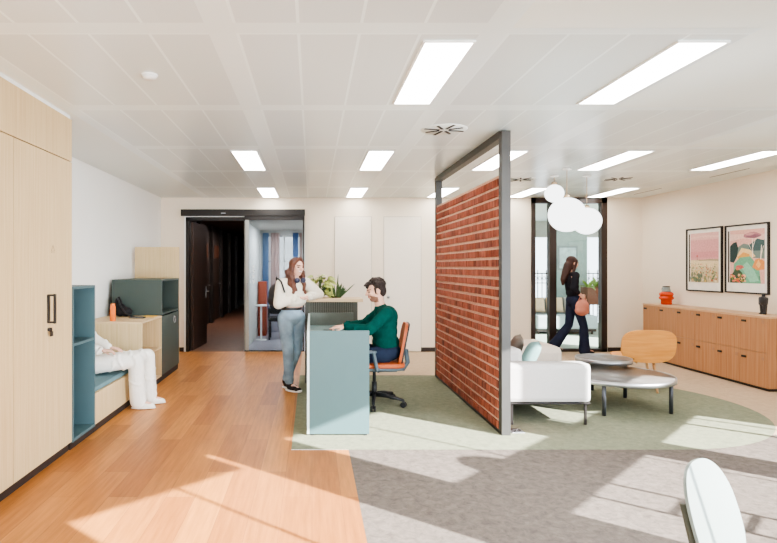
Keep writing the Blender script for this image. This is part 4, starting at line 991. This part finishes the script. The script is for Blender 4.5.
for q in 'LR':
    cap(bm, J['neck']-V((0, 0, .06)), J['sh'+q], .07, .072); cap(bm, J['sh'+q], J['el'+q], .07, .066); cap(bm, J['el'+q], J['wr'+q]+(J['el'+q]-J['wr'+q]).normalized()*.02, .066, .048)
    folds(bm, J['sh'+q], J['el'+q], .062, 6, .012, 3); folds(bm, J['el'+q], J['wr'+q], .05, 6, .011, 5)
wear('jumper', bm, .007, KNIT, wm)
bm = bm_()
ell(bm, J['pelvis']+V((0, 0, .0)), (.163, .125, .115), J['Tp']); ell(bm, J['pelvis']+V((0, 0, .055)), (.142, .112, .06), J['Tp'])
for q in 'LR':
    hp, kn, an = J['hip'+q], J['kn'+q], J['an'+q]; a2 = an+(kn-an)*.10
    cap(bm, hp, kn, .096, .070); cap(bm, kn, a2, .070, .056); folds(bm, kn+(hp-kn)*.2, a2, .058, 7, .010, 7)
wear('jeans', bm, .007, DENIM, wm)
bm = bm_(); pc = J['pelvis']+V((0, 0, .098)); pts = [pc+J['Tp'] @ V((.138*math.cos(a*PI/14), .109*math.sin(a*PI/14), 0)) for a in range(29)]
for a, b2 in zip(pts, pts[1:]): bar(bm, a, b2, .012, .032)
wear('belt', bm, .005, BLACK, wm, 1)
for q in 'LR':
    an, ft = J['an'+q], J['foot'+q]; bm = bm_(); sd = V((-ft.y, ft.x, 0))
    Mf = HF(ft, (0, 0, 1)); 
    cap(bm, an+V((0, 0, .0)), an-V((0, 0, .03))+ft*.02, .046, .044); ell(bm, an+ft*.06+V((0, 0, -.045)), (.044, .095, .036), Mf); ell(bm, an+ft*.13+V((0, 0, -.052)), (.042, .05, .027), Mf)
    sh = wear('shoe', bm, .006, mat('black_canvas', (44, 40, 40), .8, .2), wm, 3, 'black canvas trainer with white sole')
    bm = bm_(); ell(bm, an+ft*.065+V((0, 0, -.075)), (.050, .125, .017), Mf); ell(bm, an+ft*.155+V((0, 0, -.066)), (.038, .035, .02), Mf); wear('sole', bm, .006, RUBBER, sh, 2)
H = J['H']; hc = J['head']; hp_ = lambda x, y, z: hc+H @ V((x, y, z))
bm = bm_()
ell(bm, hp_(0, -.026, .040), (.082, .092, .082), H); ell(bm, hp_(0, -.055, -.02), (.075, .055, .09), H)
for sx in (-1, 1):
    cap(bm, hp_(sx*.015, .045, .105), hp_(sx*.070, .035, .045), .022, .018); cap(bm, hp_(sx*.072, .022, .05), hp_(sx*.082, .005, -.07), .020, .028)
    wv_ = [hp_(sx*(.084+.012*math.sin(i*1.9)), .0+.012*i, -.07-.033*i) for i in range(8)]
    for i in range(7): cap(bm, wv_[i], wv_[i+1], .034-.002*i, .034-.002*(i+1))
    wv_ = [hp_(sx*(.102+.014*math.sin(i*1.7+1)), -.03+.012*i, -.06-.034*i) for i in range(7)]
    for i in range(6): cap(bm, wv_[i], wv_[i+1], .036-.003*i, .033-.003*i)
    wv_ = [hp_(sx*(.062+.012*math.sin(i*2.1+.5)), .028+.013*i, -.10-.034*i) for i in range(6)]
    for i in range(5): cap(bm, wv_[i], wv_[i+1], .020, .018-.001*i)
    cap(bm, hp_(sx*.06, -.05, -.05), hp_(sx*.085, -.075, -.24), .045, .04)
cap(bm, hp_(0, -.07, -.04), hp_(0, -.10, -.25), .055, .04)
wear('hair', bm, .007, HAIRB, wm, 2)
t = thing('headphones', 'black headphones hanging round the standing woman\'s neck', 'headphones', J['neck'])
bm = bm_(); nk = J['neck']+V((0, 0, -.008)); T = J['T']
pts = [nk+T @ V((.088*math.cos(a), .02+.10*math.sin(a), .022-.03*max(0, math.sin(a)))) for a in [R(x) for x in range(-215, 36, 10)]]
tube(bm, pts, .010, 8); obj('headband', bm, BLACKP, t)
for sx in (-1, 1):
    bm = bm_(); ell(bm, nk+T @ V((sx*.046, .118, -.012)), (.036, .026, .032), T); obj('ear_cup', bm, mat('phones_navy', (52, 54, 76), .4, .4), t, smooth=True)
t = thing('backpack', 'dark backpack on the standing woman\'s shoulder', 'backpack', (-.45, 7.16, 1.1))
bm = bm_(); T = J['T']; ell(bm, (-.455, 7.13, 1.16), (.085, .10, .13)); ell(bm, (-.47, 7.12, 1.09), (.08, .10, .08)); ell(bm, (-.40, 7.16, 1.22), (.08, .09, .09))
me = remesh(bm, .009, 3); me.transform(WM[t.name].inverted()); obj('bag', me, mat('pack_black', (58, 54, 54), .8, .2), t)
bm = bm_(); tube(bm, [V((-.42, 7.10, 1.26)), J['shR']+T @ V((.05, -.03, .085)), J['shR']+T @ V((.05, .07, .03)), J['shR']+T @ V((.03, .11, -.10))], .011, 8); obj('strap', bm, BLACKP, t)

# --- man at the desk
J = {}
J['T'] = HF((-1, -.03, 0), (-.10, 0, 1)); J['Tp'] = HF((-1, 0, 0), (0, 0, 1)); J['H'] = HF((-.97, -.10, -.20), (-.18, 0, 1)); J['hs'] = 1.04
J['head'] = V((.695, 6.28, 1.235)); J['neck'] = V((.755, 6.29, 1.075)); J['chest'] = V((.80, 6.29, .90)); J['waist'] = V((.82, 6.29, .70)); J['pelvis'] = V((.82, 6.29, .575))
J['shL'] = V((.79, 6.10, 1.0)); J['elL'] = V((.60, 6.02, .84)); J['wrL'] = V((.345, 6.12, .862))
J['shR'] = V((.785, 6.48, 1.0)); J['elR'] = V((.60, 6.55, .85)); J['wrR'] = V((.36, 6.42, .845))
J['handL'] = (V((-1, .02, -.02)), V((0, 0.15, -1)), -1, (.9, .9, .7, .12), 1.0, .3)
J['handL'] = (V((-1, .02, -.02)), V((0, 0.15, -1)), 1, (.75, .75, .6, .08), 1.0, .3)
J['handR'] = (V((-1, .05, -.08)), V((0, 0, -1)), -1, (.3, .3, .3, .3), 1.0, .3)
J['hipL'] = V((.78, 6.20, .555)); J['knL'] = V((.37, 6.14, .545)); J['anL'] = V((.36, 6.16, .10)); J['footL'] = V((-1, -.1, 0)).normalized()
J['hipR'] = V((.78, 6.38, .555)); J['knR'] = V((.37, 6.44, .545)); J['anR'] = V((.40, 6.43, .10)); J['footR'] = V((-1, .1, 0)).normalized()
mn = person('dark-haired man in a green sweater seated at the reception desk', J, SKIN, STUBBLE, False, False, (.75, 6.29, 0))
T = J['T']; bm = bm_()
ell(bm, J['chest'], (.182, .135, .175), T); ell(bm, (J['chest']+J['waist'])/2+T @ V((0, .02, 0)), (.172, .145, .15), T); ell(bm, J['waist']+T @ V((0, .015, -.02)), (.172, .15, .13), T); ell(bm, J['chest']+T @ V((0, -.03, .06)), (.16, .11, .12), T)
cap(bm, J['neck']-V((0, 0, .05)), J['neck']-V((0, 0, .022)), .08, .068)
for q in 'LR':
    cap(bm, J['neck']-V((-.01, 0, .06)), J['sh'+q], .075, .075); cap(bm, J['sh'+q], J['el'+q], .074, .060); cap(bm, J['el'+q], J['wr'+q]+V((.02, 0, 0)), .060, .042)
    folds(bm, J['sh'+q], J['el'+q], .062, 5, .011, 13); folds(bm, J['el'+q], J['wr'+q], .047, 5, .009, 15)
wear('sweater', bm, .007, GREENS, mn)
bm = bm_(); ell(bm, J['pelvis']-V((0, 0, -.005)), (.188, .152, .108), J['Tp']); ell(bm, J['waist']-V((0, 0, .06)), (.15, .125, .07), J['Tp'])
for q in 'LR':
    cap(bm, J['hip'+q], J['kn'+q], .100, .076); cap(bm, J['kn'+q], J['an'+q]+V((0, 0, .02)), .076, .06)
wear('trousers', bm, .008, NAVY, mn)
for q in 'LR':
    an, ft = J['an'+q], J['foot'+q]; bm = bm_(); Mf = HF(ft, (0, 0, 1))
    cap(bm, an, an-V((0, 0, .04))+ft*.02, .046, .046); ell(bm, an+ft*.07+V((0, 0, -.058)), (.048, .12, .042), Mf); wear('shoe', bm, .008, BLACKP, mn)
H = J['H']; hc = J['head']; hp_ = lambda x, y, z: hc+H @ V((x, y, z)); bm = bm_()
ell(bm, hp_(0, -.032, .052), (.084, .092, .084), H); ell(bm, hp_(0, -.065, -.0), (.076, .055, .075), H)
rn = random.Random(9)
for k in range(70):
    a = rn.uniform(0, 2*PI); e = rn.uniform(.1, 1.4); p = V((.080*math.cos(a)*math.cos(e), -.02+.098*math.sin(a)*math.cos(e), .050+.085*math.sin(e)))
    ell(bm, hp_(*p), [rn.uniform(.016, .026)]*3, seg=8)
for x in (-.05, -.02, .01, .045): cap(bm, hp_(x, .06, .098), hp_(x+.01, .098, .082), .022, .012)
for sx in (-1, 1): cap(bm, hp_(sx*.074, .016, .03), hp_(sx*.074, .016, -.022), .012, .008)
wear('hair', bm, .007, HAIRD, mn, 1)

# --- office chair
t = thing('office_chair', 'black office chair with tan leather seat and back under the man', 'chair', (.78, 6.28, 0))
cc = V((.68, 6.28, 0))
for k in range(5):
    a = R(-26+72*k); d_ = V((math.cos(a), math.sin(a), 0)); p = cc+d_*.33
    bm = bm_(); tube(bm, [cc+V((0, 0, .115))+d_*.02, cc+d_*.18+V((0, 0, .105)), p+V((0, 0, .075))], [.026, .02, .015], 8); lg = obj('base_leg', bm, BLACKP, t)
    bm = bm_(); sd = V((-d_.y, d_.x, 0))
    for s in (-1, 1): tube(bm, [p+sd*(.008*s)+V((0, 0, .031)), p+sd*(.026*s)+V((0, 0, .031))], .030, 14)
    tube(bm, [p+V((0, 0, .03)), p+V((0, 0, .08))], .01, 8); obj('caster', bm, BLACKP, lg)
bm = bm_(); tube(bm, [cc+V((0, 0, .09)), cc+V((0, 0, .25))], .028, 16); tube(bm, [cc+V((0, 0, .25)), cc+V((0, 0, .38))], .018, 14); obj('gas_column', bm, BLACKP, t)
bm = bm_(); box(bm, .58, .92, 6.18, 6.38, .37, .41); obj('mechanism', bm, mat('chair_grey', (84, 96, 104), .5, .35), t, .012)
bm = bm_(); prism(bm, rrect(.50, .48, .12, 6, .745, 6.28), .41, .43); obj('seat_pan', bm, MATS['chair_grey'], t, .004)
bm = bm_(); prism(bm, rrect(.50, .48, .12, 6, .745, 6.28), .43, .478); obj('seat', bm, LEATHER, t, .015)
Mb = Matrix.Translation((1.0, 6.28, .665)) @ Matrix.Rotation(R(86), 4, 'Z') @ Matrix.Rotation(R(11), 4, 'X')
bm = bm_(); shell(bm, superell(.42, .46, 4.5, 24), .2, .028, Mb); obj('backrest', bm, LEATHER, t, .006)
bm = bm_(); shell(bm, superell(.43, .47, 4.5, 24), .2, .014, Mb @ Matrix.Translation((0, -.016, 0))); obj('back_shell', bm, BLACKP, t)
bm = bm_(); tube(bm, [(.86, 6.28, .385), (1.0, 6.28, .39), (1.045, 6.28, .46), (1.025, 6.28, .60)], .026, 10); obj('back_support', bm, MATS['chair_grey'], t)
for s in (-1, 1):
    bm = bm_(); y = 6.28+s*.275
    tube(bm, [(.70, 6.28+s*.2, .40), (.68, y, .42), (.645, y, .60)], .02, 10); prism(bm, rrect(.20, .07, .03, 4, .575, y), .60, .625); obj('armrest', bm, MATS['chair_grey'], t, .005)

# --- person sitting on the bench
J = {}
J['T'] = HF((1, .03, 0), (.05, 0, 1)); J['Tp'] = HF((1, 0, 0), (0, 0, 1)); J['H'] = HF((1, 0, -.1), (.02, 0, 1)); J['hs'] = .97
J['head'] = V((-2.43, 5.86, 1.18)); J['neck'] = V((-2.46, 5.86, 1.03)); J['chest'] = V((-2.47, 5.86, .87)); J['waist'] = V((-2.46, 5.86, .68)); J['pelvis'] = V((-2.44, 5.86, .51))
J['shR'] = V((-2.45, 5.68, .96)); J['elR'] = V((-2.34, 5.66, .72)); J['wrR'] = V((-2.13, 5.80, .66))
J['shL'] = V((-2.45, 6.04, .96)); J['elL'] = V((-2.32, 6.08, .74)); J['wrL'] = V((-2.10, 5.97, .665))
J['handR'] = (V((.9, .3, -.08)), V((0, .1, -1)), -1, (.3, .3, .35, .4), .92, .3); J['handL'] = (V((.9, -.25, -.1)), V((0, 0, -1)), 1, (.25, .25, .3, .3), .92, .3)
J['hipR'] = V((-2.36, 5.78, .49)); J['knR'] = V((-1.83, 5.97, .535)); J['anR'] = V((-1.845, 6.07, .09)); J['footR'] = V((1, .05, 0)).normalized()
J['hipL'] = V((-2.36, 5.94, .49)); J['knL'] = V((-1.78, 6.22, .535)); J['anL'] = V((-1.80, 6.30, .09)); J['footL'] = V((1, .1, 0)).normalized()
sp = person('person in white jumper and trousers sitting on the bench, half hidden by the blue cubby', J, SKINW, None, False, True, (-2.1, 5.9, 0))
T = J['T']; bm = bm_()
ell(bm, J['chest'], (.165, .12, .165), T); ell(bm, (J['chest']+J['waist'])/2, (.16, .125, .14), T); ell(bm, J['waist'], (.155, .125, .11), T); cap(bm, J['neck']-V((0, 0, .05)), J['neck']-V((0, 0, .02)), .07, .06)
for q in 'LR':
    cap(bm, J['neck']-V((0, 0, .06)), J['sh'+q], .07, .07); cap(bm, J['sh'+q], J['el'+q], .07, .066); cap(bm, J['el'+q], J['wr'+q]-V((.02, 0, 0)), .066, .046); folds(bm, J['el'+q], J['wr'+q], .05, 5, .010, 25)
wear('jumper', bm, .007, WHITEC, sp)
bm = bm_(); ell(bm, J['pelvis'], (.165, .13, .105), J['Tp'])
for q in 'LR':
    hp, kn, an = J['hip'+q], J['kn'+q], J['an'+q]; hem = an+V((.01, 0, .0))
    cap(bm, hp, kn, .092, .080); cap(bm, kn, hem, .080, .086); folds(bm, hp+(kn-hp)*.3, kn, .080, 9, .015, 31+len(q)); folds(bm, kn, hem, .078, 7, .014, 33)
wear('trousers', bm, .008, WHITEC, sp)
for q in 'LR':
    an, ft = J['an'+q], J['foot'+q]; bm = bm_(); Mf = HF(ft, (0, 0, 1))
    cap(bm, an, an-V((0, 0, .035))+ft*.015, .040, .044); ell(bm, an+ft*.06+V((0, 0, -.052)), (.044, .10, .036), Mf); ell(bm, an+ft*.13+V((0, 0, -.058)), (.043, .06, .03), Mf); ell(bm, an+ft*.065+V((0, 0, -.075)), (.048, .135, .015), Mf); wear('shoe', bm, .006, RUBBER, sp)
    bm = bm_(); cap(bm, an+V((0, 0, -.01)), an+V((0, 0, .03)), .042, .042); wear('sock', bm, .006, mat('sock_grey', (110, 122, 130), .9, .1), sp)
H = J['H']; hc = J['head']; hp_ = lambda x, y, z: hc+H @ V((x, y, z)); bm = bm_()
ell(bm, hp_(0, -.03, .04), (.082, .09, .08), H); ell(bm, hp_(0, -.05, -.03), (.078, .06, .10), H); wear('hair', bm, .008, HAIRB, sp)

# --- woman walking past the glazed screen
J = {}; wx, wyy = 4.47, 9.86
J['T'] = HF((1, -.05, 0), (.12, 0, 1)); J['Tp'] = HF((1, 0, 0), (0, 0, 1)); J['H'] = HF((1, .15, -.16), (.1, 0, 1)); J['hs'] = .98
P = lambda x, y, z: V((wx+x, wyy+y, z))
J['head'] = P(.0, 0, 1.565); J['neck'] = P(-.02, 0, 1.425); J['chest'] = P(-.02, 0, 1.26); J['waist'] = P(-.005, 0, 1.07); J['pelvis'] = P(.02, 0, .93)
J['shR'] = P(-.02, -.17, 1.36); J['elR'] = P(-.09, -.22, 1.13); J['wrR'] = P(.04, -.21, 1.03)
J['shL'] = P(-.02, .17, 1.36); J['elL'] = P(.02, .21, 1.10); J['wrL'] = P(.18, .18, .98)
J['handR'] = (V((.6, 0, -.6)), V((0, 1, 0)), 1, (.9, .9, .9, .9), .85, .5); J['handL'] = (V((.8, -.2, -.5)), V((0, -1, 0)), -1, (.4, .4, .4, .4), .92, .4)
J['hipR'] = P(.02, -.08, .91); J['knR'] = P(.15, -.08, .50); J['anR'] = P(.17, -.07, .10); J['footR'] = V((1, -.05, 0)).normalized()
J['hipL'] = P(.02, .08, .91); J['knL'] = P(-.03, .08, .50); J['anL'] = P(-.27, .10, .17); J['footL'] = V((.9, 0, -.45)).normalized()
wk = person('dark-clothed woman walking past the glazed screen carrying a tan bag', J, SKIN, None, False, True, (wx, wyy, 0))
T = J['T']; bm = bm_()
ell(bm, J['chest'], (.160, .113, .165), T); ell(bm, (J['chest']+J['waist'])/2, (.14, .105, .13), T); ell(bm, J['waist'], (.135, .103, .12), T)
for q in 'LR': cap(bm, J['neck']-V((0, 0, .06)), J['sh'+q], .06, .06); cap(bm, J['sh'+q], J['el'+q], .060, .05); cap(bm, J['el'+q], J['wr'+q]*.6+J['el'+q]*.4, .05, .042)
wear('top', bm, .008, mat('black_knit', (38, 36, 42), .9, .1), wk)
bm = bm_(); ell(bm, J['pelvis'], (.16, .122, .125), J['Tp'])
for q in 'LR':
    kn, an = J['kn'+q], J['an'+q]; cap(bm, J['hip'+q], kn, .094, .066); cap(bm, kn, an-V((0, 0, .02)), .066, .094)
wear('flared_trousers', bm, .008, mat('indigo_denim', (40, 44, 62), .9, .1, var=.1), wk)
for q in 'LR':
    an, ft = J['an'+q], J['foot'+q]; bm = bm_(); Mf = HF(ft, (0, 0, 1)); cap(bm, an, an-V((0, 0, .04)), .042, .042); ell(bm, an+ft*.06+V((0, 0, -.055)), (.042, .11, .04), Mf); wear('shoe', bm, .008, BLACKP, wk)
H = J['H']; hc = J['head']; hp_ = lambda x, y, z: hc+H @ V((x, y, z)); bm = bm_()
ell(bm, hp_(0, -.03, .04), (.083, .093, .083), H); ell(bm, hp_(0, -.055, -.03), (.08, .06, .1), H); cap(bm, hp_(0, -.075, -.05), hp_(0, -.12, -.30), .075, .055); cap(bm, hp_(0, -.12, -.30), hp_(0, -.12, -.38), .055, .025)
for sx in (-1, 1): cap(bm, hp_(sx*.07, .02, .05), hp_(sx*.08, -.01, -.14), .022, .026)
wear('hair', bm, .008, HAIRK, wk, 2)
t = thing('tote_bag', 'tan pink bag carried by the walking woman', 'bag', (wx+.1, wyy-.2, .68))
bm = bm_(); ell(bm, (wx+.07, wyy-.20, .83), (.115, .06, .13)); ell(bm, (wx+.07, wyy-.20, .77), (.125, .065, .09)); me = remesh(bm, .01, 3); me.transform(WM[t.name].inverted()); obj('pouch', me, mat('tan_bag', (196, 128, 108), .6, .3), t)
bm = bm_(); tube(bm, [(wx-.0, wyy-.2, .92), (wx+.04, wyy-.2, 1.0), (wx+.10, wyy-.2, 1.0), (wx+.14, wyy-.2, .92)], .010, 8); obj('handle', bm, MATS['tan_bag'], t)

# ------------------------------------------------------------------ foreground shell chair
t = thing('shell_chair', 'pale grey green moulded chair cut off at the bottom right corner', 'chair', (1.6, 1.75, 0))
fd = V((math.cos(R(-54)), math.sin(R(-54)), 0)); sd = V((-fd.y, fd.x, 0))
# local frame: X = sideways (far end), Y = forward (the way the sitter faces)
Mc = Matrix.Translation((1.425, 2.02, 0)) @ Matrix((( -sd.x*-1, fd.x, 0, 0), (-sd.y*-1, fd.y, 0, 0), (0, 0, 1, 0), (0, 0, 0, 1)))
Mb = Mc @ Matrix.Translation((0, -.02, .60)) @ Matrix.Rotation(R(16), 4, 'X')
bm = bm_()
pl = superell(.37, .42, 2.4, 26)
shell(bm, pl, .42, .012, Mb); obj('backrest', bm, PLAST, t, .002)
bm = bm_(); pl = superell(.45, .44, 2.8, 24); Ms = Mc @ Matrix.Translation((0, .24, .44)); fr = [bm.verts.new(Ms @ V((x, y, .02*abs(x/.2)**2))) for x, y in pl]; bk = [bm.verts.new(Ms @ V((x, y, .012+.02*abs(x/.2)**2))) for x, y in pl]
bm.faces.new(fr); bm.faces.new(bk)
for k in range(len(fr)): bm.faces.new((fr[k], fr[(k+1) % len(fr)], bk[(k+1) % len(fr)], bk[k]))
obj('seat', bm, PLAST, t)
for s in (-1, 1):
    bm = bm_(); tube(bm, [Mc @ V((s*.09, .10, .435)), Mc @ V((s*.09, .02, .43)), Mc @ V((s*.09, -.03, .47)), Mc @ V((s*.09, -.075, .665))], .011, 8); obj('back_support', bm, mat('olive_grey', (84, 84, 72), .5, .3), t)
    for y, yy in ((.06, -.02), (.40, .46)):
        bm = bm_(); tube(bm, [Mc @ V((s*.16, y, .44)), Mc @ V((s*.22, yy, -.001))], [.014, .010], 8); obj('leg', bm, MATS['olive_grey'], t)

# ------------------------------------------------------------------ light
sd_ = V((-.77, .64, -.573)).normalized()
ld = bpy.data.lights.new('sun', 'SUN'); ld.energy = 25.0; ld.angle = R(.6); ld.color = (1, .97, .92)
lo = bpy.data.objects.new('sun', ld); C.objects.link(lo); lo.rotation_euler = sd_.to_track_quat('-Z', 'Y').to_euler(); lo.location = (8, -6, 7)
w = bpy.data.worlds.new('sky'); SC.world = w; w.use_nodes = True; nt = w.node_tree
bg = nt.nodes['Background']; bg.inputs['Color'].default_value = (.86, .93, 1, 1); bg.inputs['Strength'].default_value = 3.6
def area(name, loc, rot, sx, sy, e, col=(1, 1, 1)):
    a = bpy.data.lights.new(name, 'AREA'); a.shape = 'RECTANGLE'; a.size = sx; a.size_y = sy; a.energy = e; a.color = col; a.spread = R(180 if name != 'daylight_fill' or sx > 1 else 90)
    o = bpy.data.objects.new(name, a); C.objects.link(o); o.location = loc; o.rotation_euler = rot; return o
# added fill lamps along the unseen window wall, boosting its daylight
q = V((-S2, S2, -.1)).to_track_quat('-Z', 'Z').to_euler()
area('daylight_fill', (.6-1.6*S2-.3, -.6-1.6*S2+.3, 1.4), q, 5.5, 2.2, 260, (.88, .95, 1))
for s_, e_ in ((3.455, 62), (5.57, 16)): area('daylight_fill', (.6+s_*S2-.06, -.6+s_*S2+.06, 1.35), q, .4, 2.2, e_, (.9, .96, 1))  # added fill on the solid piers, brightens the left wall and room
area('corridor_fill', (-1.9, 15, 2.5), (0, 0, 0), .3, 3.0, 38, (1, .9, .82))  # added fill so the corridor panels show, no visible fitting
area('lounge_fill', (5.5, 12.6, 2.68), (0, 0, 0), 3, 2, 25)  # added soft fill for the lounge behind the glass, not a fitting
area('inner_room_fill', (-.4, 11.8, 2.32), (0, 0, 0), 1, 1.2, 60)  # added fill brightening the room behind the sliding door

cam = bpy.data.cameras.new('camera'); cam.sensor_fit = 'HORIZONTAL'; cam.sensor_width = 36; cam.lens = F/777*36
cam.shift_x = (388.5-PX)/777; cam.shift_y = (PY-271.5)/777; cam.clip_start = .05
co = bpy.data.objects.new('camera', cam); C.objects.link(co); co.location = (0, 0, CH); co.rotation_euler = (PI/2, 0, 0); SC.camera = co
SC.view_settings.use_white_balance = True; SC.view_settings.white_balance_temperature = 6200; SC.view_settings.view_transform = 'AgX'; SC.view_settings.look = 'AgX - Medium High Contrast'; SC.view_settings.exposure = 0.42
